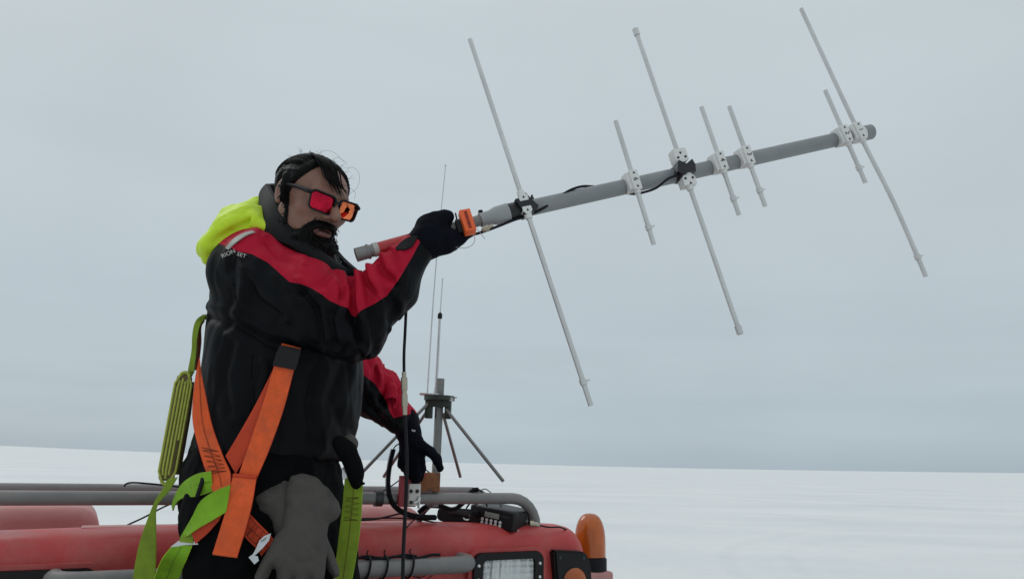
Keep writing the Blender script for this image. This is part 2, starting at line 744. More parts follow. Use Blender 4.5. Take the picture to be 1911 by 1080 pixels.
mat('amber', (0.62, 0.135, 0.012), rough=0.18, var=0.1, vscale=30, spec=0.5, trans=0.35, coat=0.2)
mat('amber_dark', (0.22, 0.055, 0.02), rough=0.3, var=0.2)
mat('lamp_glass', (0.86, 0.88, 0.88), rough=0.10, metal=0.0, var=0.04, spec=0.6, trans=0.85)
mat('lamp_reflector', (0.80, 0.81, 0.81), rough=0.30, metal=1.0, var=0.05)
mat('pvc_grey', (0.225, 0.24, 0.243), rough=0.5, var=0.07, vscale=20, bump=0.04, bscale=300, col2=(0.28, 0.285, 0.28), c2lo=0.55, c2hi=0.8)
mat('pvc_light', (0.30, 0.315, 0.315), rough=0.5, var=0.06, vscale=25)
mat('pvc_dark', (0.20, 0.195, 0.19), rough=0.5, var=0.08, vscale=30)
mat('aluminium', (0.62, 0.62, 0.61), rough=0.38, metal=0.45, var=0.10, vscale=9, spec=0.6)
mat('white_plastic', (0.70, 0.70, 0.68), rough=0.6, var=0.05, vscale=60, bump=0.05, bscale=900)
mat('print_black', (0.02, 0.02, 0.02), rough=0.7, var=0.1)
mat('black_tape', (0.009, 0.009, 0.010), rough=0.38, var=0.2, bump=0.3, bscale=90)
mat('red_wrap', (0.42, 0.028, 0.03), rough=0.4, var=0.08)
mat('orange_plastic', (0.78, 0.115, 0.022), rough=0.5, var=0.06)
mat('brass', (0.42, 0.37, 0.29), rough=0.36, metal=0.85, var=0.1)
mat('steel', (0.60, 0.60, 0.60), rough=0.33, metal=0.9, var=0.1, vscale=40)
mat('green_paint', (0.022, 0.032, 0.022), rough=0.5, var=0.2)
mat('galvanised', (0.20, 0.20, 0.195), rough=0.5, metal=0.35, var=0.15, vscale=40, col2=(0.12, 0.11, 0.10), c2lo=0.55, c2hi=0.8)
mat('rust', (0.23, 0.085, 0.03), rough=0.85, var=0.3, vscale=35, bump=0.4, bscale=160, col2=(0.06, 0.045, 0.05), c2lo=0.5, c2hi=0.62)
mat('bracket_red', (0.28, 0.02, 0.026), rough=0.5, var=0.15, col2=(0.06, 0.03, 0.03), c2lo=0.6, c2hi=0.75)
mat('bracket_white', (0.62, 0.60, 0.55), rough=0.55, var=0.1, col2=(0.35, 0.30, 0.25), c2lo=0.58, c2hi=0.75)
mat('lcd', (0.24, 0.27, 0.235), rough=0.25, var=0.05)
mat('key_grey', (0.62, 0.63, 0.63), rough=0.5, var=0.05)
mat('jacket_black', (0.0050, 0.0056, 0.0068), rough=0.52, var=0.25, vscale=20, bump=0.10, bscale=900, spec=0.075)
mat('jacket_red', (0.42, 0.0075, 0.030), rough=0.65, var=0.10, vscale=22, bump=0.10, bscale=900, spec=0.12)
mat('collar_black', (0.0085, 0.009, 0.0095), rough=0.7, var=0.3, vscale=40, bump=0.15, bscale=700, spec=0.15)
mat('trouser_black', (0.0032, 0.0034, 0.0038), rough=0.85, var=0.3, vscale=30, bump=0.12, bscale=900, spec=0.08)
mat('glove_black', (0.0038, 0.0046, 0.0085), rough=0.8, var=0.3, vscale=60, bump=0.35, bscale=650, spec=0.08)
mat('glove_grey', (0.076, 0.067, 0.061), rough=0.8, var=0.12, vscale=22, bump=0.10, bscale=900, spec=0.3, col2=(0.045, 0.04, 0.037), c2lo=0.5, c2hi=0.75)
mat('hi_vis_yellow', (0.56, 0.78, 0.012), rough=0.6, var=0.08, vscale=28, bump=0.06, bscale=600, col2=(0.38, 0.50, 0.02), c2lo=0.58, c2hi=0.82)
mat('piping_grey', (0.42, 0.42, 0.38), rough=0.6, var=0.06)
mat('lining_orange', (0.22, 0.045, 0.012), rough=0.7, var=0.2)
mat('webbing_orange', (0.78, 0.105, 0.018), rough=0.75, var=0.16, vscale=45, bump=0.35, bscale=700, col2=(0.50, 0.085, 0.03), c2lo=0.48, c2hi=0.78)
mat('webbing_dark_orange', (0.55, 0.05, 0.012), rough=0.75, var=0.12, vscale=35, bump=0.25, bscale=800)
mat('webbing_green', (0.22, 0.46, 0.012), rough=0.72, var=0.16, vscale=30, bump=0.25, bscale=800, col2=(0.20, 0.33, 0.012), c2lo=0.5, c2hi=0.8)
mat('webbing_olive', (0.235, 0.34, 0.018), rough=0.75, var=0.16, vscale=30, bump=0.25, bscale=800, col2=(0.17, 0.23, 0.02), c2lo=0.5, c2hi=0.8)
mat('webbing_brown', (0.17, 0.13, 0.055), rough=0.8, var=0.15)
mat('webbing_pale', (0.47, 0.51, 0.09), rough=0.75, var=0.14, vscale=40, bump=0.25, bscale=800)
mat('thread_dark', (0.10, 0.018, 0.008), rough=0.8, var=0.1)
mat('thread_green', (0.045, 0.085, 0.008), rough=0.8, var=0.1)
mat('skin', (0.225, 0.114, 0.078), rough=0.5, var=0.16, vscale=60, bump=0.22, bscale=420, col2=(0.25, 0.095, 0.068), c2lo=0.48, c2hi=0.72, attr=('lips', (0.16, 0.066, 0.058)))
mat('hair_black', (0.004, 0.0034, 0.0034), rough=0.45, var=0.3, vscale=90, spec=0.09, bump=0.3, bscale=400)
mat('glasses_frame', (0.008, 0.007, 0.009), rough=0.45, var=0.1, spec=0.2)
mat('lens_mirror_red', (0.50, 0.014, 0.042), rough=0.04, metal=1.0, var=0.42, vscale=26)  # dark mottling stands in for reflections, painted into the near lens colour
mat('lens_mirror_orange', (0.86, 0.22, 0.085), rough=0.04, metal=1.0, var=0.3, vscale=24)  # same coating; its angle shift and brighter reflection are painted as orange
mat('lettering_white', (0.62, 0.61, 0.56), rough=0.6, var=0.05)
mat('deck_metal', (0.10, 0.10, 0.10), rough=0.55, metal=0.4, var=0.2, bump=0.3, bscale=60)
mat('boot_black', (0.012, 0.012, 0.012), rough=0.5, var=0.2)

# ------------------------------------------------------------------ snow
def snow_height(x, y):
    d = math.hypot(x, y)
    h = 0.0
    if d < 400:
        fade = 1 / (1 + (d / 160.0) ** 2)
        v = Vector((x * 0.10, y * 0.16, 3.1))
        h += 0.10 * noise.noise(v) * fade
        h += 0.055 * noise.noise(Vector((x * 0.45 + y * 0.1, y * 0.62, 8.0))) * fade
        h += 0.030 * noise.noise(Vector((x * 1.5, y * 2.1, 1.0))) * fade * (1 if d < 70 else 0)
        # old vehicle ruts sweeping across in a wide arc
        rr = math.hypot(x - 30.0, y - 20.0)
        for r0 in (21.0, 23.1):
            h -= 0.06 * math.exp(-((rr - r0) / 0.33) ** 2) * (0.55 + 0.45 * noise.noise(Vector((x * 0.5, y * 0.5, 5))))
            h += 0.02 * math.exp(-((rr - r0 - 0.62) / 0.25) ** 2)
    az = math.atan2(x, y)
    if d > 300:                             # the plateau rises very gently to both sides
        k = min(1.0, (d - 300) / 6000.0)
        k = k * k * (3 - 2 * k)
        if abs(az) < 1.4:
            lift = 0.0058 * min(1, (max(0, -az) / 0.6)) ** 2 + 0.0050 * min(1, max(0, az) / 0.6) ** 2
            h += k * lift * d
    return h


RR = np.concatenate([np.linspace(0.4, 11, 14), np.geomspace(12, 110, 210), np.geomspace(120, 32000, 60)])
NS = 760
SV, SF = [(0, 0, snow_height(0, 0))], []
angs = []
for k in range(NS):                        # finer where the picture looks
    t = k / NS
    angs.append(2 * math.pi * t - 0.72 * math.sin(2 * math.pi * t))
angs = [a for a in angs]
for r in RR:
    for a in angs:
        x, y = r * math.sin(a), r * math.cos(a)
        SV.append((x, y, snow_height(x, y)))
for k in range(NS):
    SF.append([0, 1 + (k + 1) % NS, 1 + k])
for i in range(len(RR) - 1):
    for k in range(NS):
        a, b = 1 + i * NS, 1 + (i + 1) * NS
        SF.append([a + k, a + (k + 1) % NS, b + (k + 1) % NS, b + k])
msn = bpy.data.materials.new('snow')
msn.use_nodes = True
n, l = msn.node_tree.nodes, msn.node_tree.links
b = n['Principled BSDF']
b.inputs['Roughness'].default_value = 0.7
b.inputs['Specular IOR Level'].default_value = 0.2
t = n.new('ShaderNodeTexCoord')
mpn = n.new('ShaderNodeMapping')
mpn.inputs['Scale'].default_value = (0.35, 1.0, 1.0)
mpn.inputs['Rotation'].default_value = (0, 0, rad(12))
l.new(t.outputs['Object'], mpn.inputs[0])
na = n.new('ShaderNodeTexNoise')
na.inputs['Scale'].default_value = 0.12
na.inputs['Detail'].default_value = 8
na.inputs['Roughness'].default_value = 0.6
l.new(mpn.outputs[0], na.inputs['Vector'])
rp = n.new('ShaderNodeValToRGB')
rp.color_ramp.elements[0].position = 0.3
rp.color_ramp.elements[0].color = (0.685, 0.71, 0.72, 1)
rp.color_ramp.elements[1].position = 0.68
rp.color_ramp.elements[1].color = (0.80, 0.81, 0.80, 1)
l.new(na.outputs['Fac'], rp.inputs[0])
l.new(rp.outputs[0], b.inputs['Base Color'])
nb = n.new('ShaderNodeTexNoise')
nb.inputs['Scale'].default_value = 2.6
nb.inputs['Detail'].default_value = 9
nb.inputs['Roughness'].default_value = 0.6
l.new(mpn.outputs[0], nb.inputs['Vector'])
bp = n.new('ShaderNodeBump')
bp.inputs['Strength'].default_value = 0.55
bp.inputs['Distance'].default_value = 0.11
l.new(nb.outputs['Fac'], bp.inputs['Height'])
l.new(bp.outputs[0], b.inputs['Normal'])
obj('snow_ground', (SV, SF), msn, kind='structure', loc=(0, 0, 0), sharp=0)

# ------------------------------------------------------------------ the red snow vehicle
ZB = HC - 0.12                              # roof-rail height
pa, pb, pc = PZ(0, 928, -0.12), PZ(960, 929, -0.12), PZ(500, 929, -0.12)
UD = (pb - pa)
UD.z = 0
UD.normalize()
VD = Vector((-UD.y, UD.x, 0))
ZD = Vector((0, 0, 1))
O = Vector((pc.x, pc.y, 0))


def W(u, v, z):
    return O + UD * u + VD * v + ZD * z


def PV(px, py, v):
    """pixel ray onto the vehicle's cross plane v: returns (u, z)"""
    d = ray(px, py)
    t = (v - (CAMP - O).dot(VD)) / d.dot(VD)
    q = CAMP + d * t
    return (q - O).dot(UD), q.z


VF = -0.08                                  # front face
UR = PV(1112, 1060, VF)[0]
UL = UR - 2.12
UC = (UR + UL) / 2
ZT = PV(600, 991, VF + 0.05)[1]             # roof edge height in the middle
veh = thing('snow_vehicle', 'faded red tracked snow vehicle with grey roof rails under the cloudy sky', 'snow vehicle', tuple(W(UC, 0.8, 0)))


def veh_shell(prof, u0, u1, r, nu=60, camber=0.018, vmid=0.8):
    """prof: list of (v, z) from the foot of the front face over the roof to the rear foot; ends rounded by r"""
    us = sorted(set([u0 + r * (1 - math.cos(rad(9 * i))) for i in range(11)] + [u1 - r * (1 - math.cos(rad(9 * i))) for i in range(11)]
                    + list(np.linspace(u0 + r, u1 - r, nu))))
    V, Fc = [], []
    n = len(prof)
    vmax = max(p[0] for p in prof)
    vmin = min(p[0] for p in prof)
    ztop = max(p[1] for p in prof)
    for u in us:
        du = min(u - u0, u1 - u, r)
        ins = r - math.sqrt(max(0, r * r - (r - du) ** 2))
        for v, z in prof:
            s = (v - vmin) / (vmax - vmin)
            vv = v + ins * (1 - 2 * s)
            up = max(0, min(1, (z - (ztop - 0.5)) / 0.5))
            zz = z - ins * up + camber * (1 - ((u - (u0 + u1) / 2) / ((u1 - u0) / 2)) ** 2) * up
            V.append(tuple(W(u, vv, zz)))
    for i in range(len(us) - 1):
        for k in range(n - 1):
            Fc.append([i * n + k, i * n + k + 1, (i + 1) * n + k + 1, (i + 1) * n + k])
    Fc.append(list(range(n)))
    Fc.append([(len(us) - 1) * n + k for k in range(n)][::-1])
    for i in range(len(us) - 1):
        Fc.append([i * n, (i + 1) * n, (i + 1) * n + n - 1, i * n + n - 1])
    return np.array(V), Fc


prof = [(VF - 0.02, 0.75), (VF - 0.02, ZT - 0.5), (VF - 0.005, ZT - 0.2), (VF, ZT - 0.085)]
R_ = 0.075
for i in range(1, 9):
    a = rad(10 * i)
    prof.append((VF + R_ * (1 - math.cos(a)) + 0.012 * i / 8, ZT - R_ + R_ * math.sin(a) - 0.002))
prof += [(VF + 0.13, ZT), (VF + 0.26, ZT - 0.006), (VF + 0.45, ZT - 0.045), (VF + 0.9, ZT - 0.16), (1.55, ZT - 0.30), (1.72, ZT - 0.36), (1.78, ZT - 0.5), (1.8, 0.75)]
obj('cab_body', veh_shell(prof, UL, UR, 0.11), 'red_paint', veh)
# rolled roof gutter, a pale worn strip set along the rear of the top
g = []
for (x0, y0, x1, y1) in ((150, 994, 335, 986), (676, 984, 770, 984)):
    (ua, za), (ub, zb2) = PV(x0, y0, 0.10), PV(x1, y1, 0.10)
    mid = W((ua + ub) / 2, 0.12, ZT + 0.008)
    g.append(box(mid, UD, VD, ZD, abs(ub - ua) / 2, 0.035, 0.006, 0.004))
for k in g:
    obj('roof_strip', k, 'pale_red', veh)
# raised hatches on the roof behind the rails
for (x0, x1, yt, v0, v1, nm) in ((-160, 192, 946, 0.75, 1.25, 'roof_hatch'), (600, 795, 947, 0.80, 1.25, 'roof_hatch')):
    ua, zt = PV(x0, yt, v0)
    ub, _ = PV(x1, yt, v0)
    pts = rrect((ub - ua) / 2, 0.19, 0.085, 8)
    ge = prism(pts, W((ua + ub) / 2, 0, zt - 0.19), UD, ZD, VD, v0, v1)
    bm = bmesh.new()
    vs = [bm.verts.new(v) for v in ge[0]]
    for f in ge[1]:
        bm.faces.new([vs[i] for i in f])
    bmesh.ops.recalc_face_normals(bm, faces=bm.faces)
    eds = [e for e in bm.edges if len(e.link_faces) == 2 and any(len(f.verts) > 4 for f in e.link_faces)]
    bmesh.ops.bevel(bm, geom=eds, offset=0.05, segments=5, affect='EDGES', profile=0.5)
    bm.verts.index_update()
    obj(nm, (np.array([tuple(v.co) for v in bm.verts]), [[v.index for v in f.verts] for f in bm.faces]), 'pale_red', veh)
    bm.free()

# roof rails
rt = 0.0195
u_end, z_end = PV(1013, 985, 0.0)
uR = PV(1000, 930, 0.0)[0]
path = [W(UL - 0.1, 0, ZB), W(uR - 0.16, 0, ZB)]
for i in range(0, 7):
    a = rad(90 - 15 * i)
    path.append(W(uR - 0.10 + 0.10 * math.cos(a), 0, ZB - 0.10 + 0.10 * math.sin(a)))
path += [W(uR + 0.002, 0, ZT - 0.02)]
obj('roof_rail', tube(path, rt, 16), 'grey_tube', veh)
v2 = 0.50
uR2 = PV(915, 925, v2)[0]
path = [W(UL - 0.05, v2, ZB + 0.002), W(uR2 - 0.14, v2, ZB + 0.002)]
for i in range(0, 7):
    a = rad(90 - 15 * i)
    path.append(W(uR2 - 0.09 + 0.09 * math.cos(a), v2, ZB - 0.088 + 0.09 * math.sin(a)))
path += [W(uR2, v2, ZT - 0.08)]
obj('roof_rail', tube(path, rt, 16), 'grey_tube', veh)
# a clamp sleeve and an end collar on the front rail
ux = PV(706, 925, 0)[0]
obj('rail_clamp', lathe(W(ux - 0.012, 0, ZB), W(ux + 0.012, 0, ZB), [(0, 0.022), (0, 0.026), (0.024, 0.026), (0.024, 0.022)], 16), 'dark_steel', veh)
for xx in (-0.62, 0.1):
    obj('rail_bracket', join(tube([W(uR - 0.5 + xx, 0.03, ZB - 0.015), W(uR - 0.5 + xx, 0.1, ZB - 0.05), W(uR - 0.5 + xx, 0.16, ZT - 0.01)], 0.010, 8)), 'grey_tube', veh)

# grab bar across the face
gv = VF - 0.10
pL, pR = PV(100, 1084, gv), PV(884, 1054, gv)
zg = (PV(300, 1081, gv)[1] + PV(760, 1056, gv)[1]) / 2
rg = 0.026
gp = [W(pL[0], VF + 0.03, zg), W(pL[0], gv + 0.06, zg)]
for i in range(1, 7):
    a = rad(15 * i)
    gp.append(W(pL[0] + 0.06 * (1 - math.cos(a)), gv + 0.06 * (1 - math.sin(a)), zg))
for i in range(0, 7):
    a = rad(90 - 15 * i)
    gp.append(W(pR[0] - 0.06 + 0.06 * math.cos(a), gv + 0.06 - 0.06 * math.sin(a), zg))
gp += [W(pR[0], VF + 0.03, zg)]
obj('grab_bar', tube(gp, rg, 18), 'grey_tube', veh)


# headlights and indicators
def headlight(uc, zc, flip=1):
    hx, hz = 0.135, 0.105
    c = W(uc, VF - 0.012, zc)
    out = ring_prism(rrect(hx + 0.014, hz + 0.012, 0.035), rrect(hx, hz, 0.028), c, UD, ZD, -VD, -0.02, 0.010)
    obj('lamp_surround', out, 'red_paint', veh)
    hl = obj('headlight', ring_prism(rrect(hx - 0.001, hz - 0.001, 0.03), rrect(hx - 0.034, hz - 0.024, 0.014), c, UD, ZD, -VD, -0.015, 0.022), 'black_plastic', veh)
    # faceted mirror bowl behind the glass
    V, Fc = [], []
    for j in range(13):
        for i in range(25):
            x, z = -1 + i / 12, -1 + j / 6
            step = 0.0016 * abs(math.sin(x * 9.5)) + 0.0010 * (j % 2)
            dep = -0.004 + 0.013 * min(1, x * x * 0.8 + z * z * 0.35) - step
            V.append(tuple(c + UD * (x * (hx - 0.031)) + ZD * (z * (hz - 0.021)) - VD * dep))
    for j in range(12):
        for i in range(24):
            a = j * 25 + i
            Fc.append([a, a + 1, a + 26, a + 25])
    obj('reflector', (V, Fc), 'lamp_reflector', hl, sharp=15)
    obj('bulb', lathe(c + VD * 0.003 - ZD * 0.01, c - VD, [(0, 0.012), (0.008, 0.012), (0.012, 0.007), (0.013, 0.002)], 14), 'steel', hl)
    # ribbed lens: shallow vertical and horizontal flutes
    nx, nz_ = 64, 28
    V, Fc = [], []
    for j in range(nz_ + 1):
        for i in range(nx + 1):
            x = -1 + 2 * i / nx
            z = -1 + 2 * j / nz_
            dep = 0.012 + 0.0022 * abs(math.sin(z * 13)) + 0.0012 * abs(math.sin(x * 17)) - 0.004 * (x * x + z * z)
            V.append(tuple(c + UD * (x * (hx - 0.033)) + ZD * (z * (hz - 0.023)) - VD * dep))
    for j in range(nz_):
        for i in range(nx):
            a = j * (nx + 1) + i
            Fc.append([a, a + 1, a + nx + 2, a + nx + 1])
    obj('lens', (V, Fc), 'lamp_glass', hl)
    for sx in (-1, 1):
        for sz in (0.62, 0.2):
            p = c + UD * (sx * (hx - 0.017)) + ZD * (sz * hz) - VD * 0.0215
            obj('screw', lathe(p, p - VD, [(0, 0.0055), (0.003, 0.0055), (0.0045, 0.003)], 10), 'steel', hl)


hu0, hz0 = PV(894, 1026, VF - 0.012)
hu1, hz1 = PV(997, 1022, VF - 0.012)
hc_u, hc_z = (hu0 + hu1) / 2, (hz0 + hz1) / 2 - 0.112
headlight(hc_u, hc_z)
headlight(2 * UC - hc_u, hc_z)


def indicator(uc, zc, s):
    c = W(uc, VF - 0.004, zc)
    outer = [(-0.075 * s, 0.075), (0.058 * s, 0.066), (0.085 * s, 0.03), (0.092 * s, -0.11), (-0.055 * s, -0.11)]
    ge = prism(outer, c, UD, ZD, -VD, -0.02, 0.028)
    bm = bmesh.new()
    vs = [bm.verts.new(v) for v in ge[0]]
    for f in ge[1]:
        bm.faces.new([vs[i] for i in f])
    bmesh.ops.bevel(bm, geom=list(bm.edges), offset=0.007, segments=2, affect='EDGES')
    bm.verts.index_update()
    ho = obj('indicator', (np.array([tuple(v.co) for v in bm.verts]), [[v.index for v in f.verts] for f in bm.faces]), 'black_plastic', veh)
    bm.free()
    q = c + UD * (0.012 * s) - ZD * 0.035 - VD * 0.026
    obj('lens', lathe(q, q - VD, [(0, 0.049), (0.004, 0.049), (0.009, 0.044), (0.016, 0.036), (0.021, 0.022), (0.023, 0.004)], 28), 'amber', ho)
    for dx, dz in ((-0.05 * s, 0.05), (0.05 * s, 0.045)):
        p = c + UD * dx + ZD * dz - VD * 0.027
        obj('screw', lathe(p, p - VD, [(0, 0.006), (0.002, 0.006), (0.003, 0.003)], 8), 'dark_steel', ho)


iu0, iz0 = PV(1034, 1026, VF - 0.03)
indicator(iu0 + 0.075, iz0 - 0.075, 1)
indicator(2 * UC - (iu0 + 0.075), iz0 - 0.075, -1)

# amber beacon on its side bracket
bv = 0.12
bu, bz = PV(1101, 1060, bv)
_, bzt = PV(1099, 957, bv)
_, bzc = PV(1101, 1037, bv)
p0 = W(bu, bv, bz)
H = bzt - bz
bc = bzc - bz
br = 0.062
be = obj('beacon', lathe(p0 - ZD * 0.004, p0 + ZD, [(0, br * 0.8), (0, br + 0.004), (bc * 0.92, br + 0.004), (bc, br), (bc, br * 0.6)], 32), 'black_rubber', veh)
dome = [(bc, br)]
for i in range(0, 11):
    a = rad(9 * i)
    dome.append((bc + (H - bc) * (0.34 + 0.66 * math.sin(a)), br * (0.99 * max(0.02, math.cos(a)) ** 0.72)))
obj('dome', lathe(p0, p0 + ZD, dome, 36), 'amber', be)
obj('lamp_core', lathe(p0, p0 + ZD, [(bc, 0.042), (bc + 0.04, 0.042), (bc + 0.045, 0.018), (bc + 0.10, 0.016), (bc + 0.105, 0.004)], 16), 'amber_dark', be)
obj('beacon_bracket', box(p0 - ZD * 0.13 - UD * 0.015, UD, VD, ZD, br + 0.02, br + 0.006, 0.125, 0.012, 3), 'pale_red', veh)

# working deck in front of the face, hull and tracks underneath
DZ = HC - 0.905
obj('deck', join(box(W(UC, -0.75, DZ - 0.03), UD, VD, ZD, 1.02, 0.64, 0.03, 0.006)), 'deck_metal', veh)
obj('hull', box(W(UC, 0.3, 1.25), UD, VD, ZD, 0.95, 1.75, 0.55, 0.04), 'red_paint', veh)
for s in (-1, 1):
    pts = []
    for i in range(0, 13):
        a = rad(90 + 15 * i)
        pts.append((-1.5 + 0.42 * math.cos(a), 0.46 + 0.42 * math.sin(a)))
    for i in range(0, 13):
        a = rad(-90 + 15 * i)
        pts.append((1.7 + 0.42 * math.cos(a), 0.46 + 0.42 * math.sin(a)))
    inner = [(x * 0.965 + 0.1 * 0.035, (y - 0.46) * 0.9 + 0.46) for x, y in pts]
    obj('track', ring_prism(pts, inner, W(UC + s * 0.98, 0, 0), VD, ZD, UD, -0.33, 0.33), 'black_rubber', veh)
    for k in range(5):
        c = W(UC + s * 0.98, -1.45 + k * 0.78, 0.46)
        obj('road_wheel', lathe(c - UD * 0.1, c + UD, [(0, 0.1), (0, 0.36), (0.2, 0.36), (0.2, 0.1)], 24), 'dark_steel', veh)

# ------------------------------------------------------------------ hand-held yagi antenna
def lerp(a, b, t):
    return a + (b - a) * t


def invD(x):                                # camera distance along the boom
    return 1.0 / lerp(0.5076, 0.4367, (x - 975) / 633.0)


BA, BB = PD(940, 399, invD(940)), PD(1624, 246.5, invD(1624))      # boom
HA = PD(664, 476, 1.835)                                             # butt end of the handle
BD = (BB - BA).normalized()
HD = (BA - HA).normalized()


def on_boom(x):
    """point of the boom axis seen at picture column x"""
    lo, hi = 0.0, 1.0
    for _ in range(40):
        m = (lo + hi) / 2
        if proj(BA.lerp(BB, m))[0] < x:
            lo = m
        else:
            hi = m
    return BA.lerp(BB, lo)


def on_handle(x):
    lo, hi = 0.0, 1.0
    for _ in range(40):
        m = (lo + hi) / 2
        if proj(HA.lerp(BA, m))[0] < x:
            lo = m
        else:
            hi = m
    return HA.lerp(BA, lo)


ant = thing('yagi_antenna', 'grey hand-held yagi antenna with seven aluminium rods and numbered white blocks', 'antenna', tuple(HA))
BR = 0.0215
LB = (BB - BA).length
obj('boom', lathe(BA, BB, [(0, BR), (LB - 0.004, BR), (LB, BR - 0.003)], 32), 'pvc_grey', ant)
obj('end_cap', lathe(BB - BD * 0.03, BB, [(0, BR + 0.0005), (0, BR + 0.0018), (0.031, BR + 0.0018), (0.0335, BR - 0.001), (0.0335, BR * 0.3)], 32), 'pvc_grey', ant)
# handle: butt socket, collar, red wrapped grip, grey neck, reducer
HR = 0.0148
hl = (BA - HA).length
t_red0 = (on_handle(706) - HA).length
t_neck = (on_handle(838) - HA).length
t_redu = (on_handle(896) - HA).length
obj('butt_socket', lathe(HA, BA, [(0, HR + 0.001), (0, HR + 0.0028), (0.028, HR + 0.0025), (0.03, HR + 0.0044), (0.034, HR + 0.0044), (0.036, HR + 0.0012), (t_red0 - 0.012, HR + 0.0012)], 28), 'pvc_dark', ant)
obj('grip_collar', lathe(HA, BA, [(t_red0 - 0.0125, HR + 0.002), (t_red0 - 0.0125, HR + 0.0032), (t_red0, HR + 0.0032), (t_red0, HR + 0.001)], 28), 'piping_grey', ant)
obj('grip', lathe(HA, BA, [(t_red0 - 0.001, HR), (t_red0, HR + 0.0018), (t_neck - 0.05, HR + 0.0018), (t_neck - 0.05, HR)], 28), 'red_wrap', ant)
obj('neck', lathe(HA, BA, [(t_neck - 0.06, HR), (t_redu + 0.01, HR)], 28), 'pvc_dark', ant)
obj('reducer', lathe(HA, BA, [(t_redu, HR), (t_redu, HR + 0.0042), (t_redu + 0.028, HR + 0.0045), (t_redu + 0.045, BR + 0.003), (hl + 0.012, BR + 0.0042), (hl + 0.014, BR)], 32), 'pvc_light', ant)
obj('bolt', lathe(on_handle(897) + ZD * 0.017, on_handle(897) + ZD * 0.028 - HD * 0.002, [(0, 0.003), (0.004, 0.003), (0.004, 0.0065), (0.010, 0.006), (0.010, 0.001)], 10), 'black_plastic', ant)

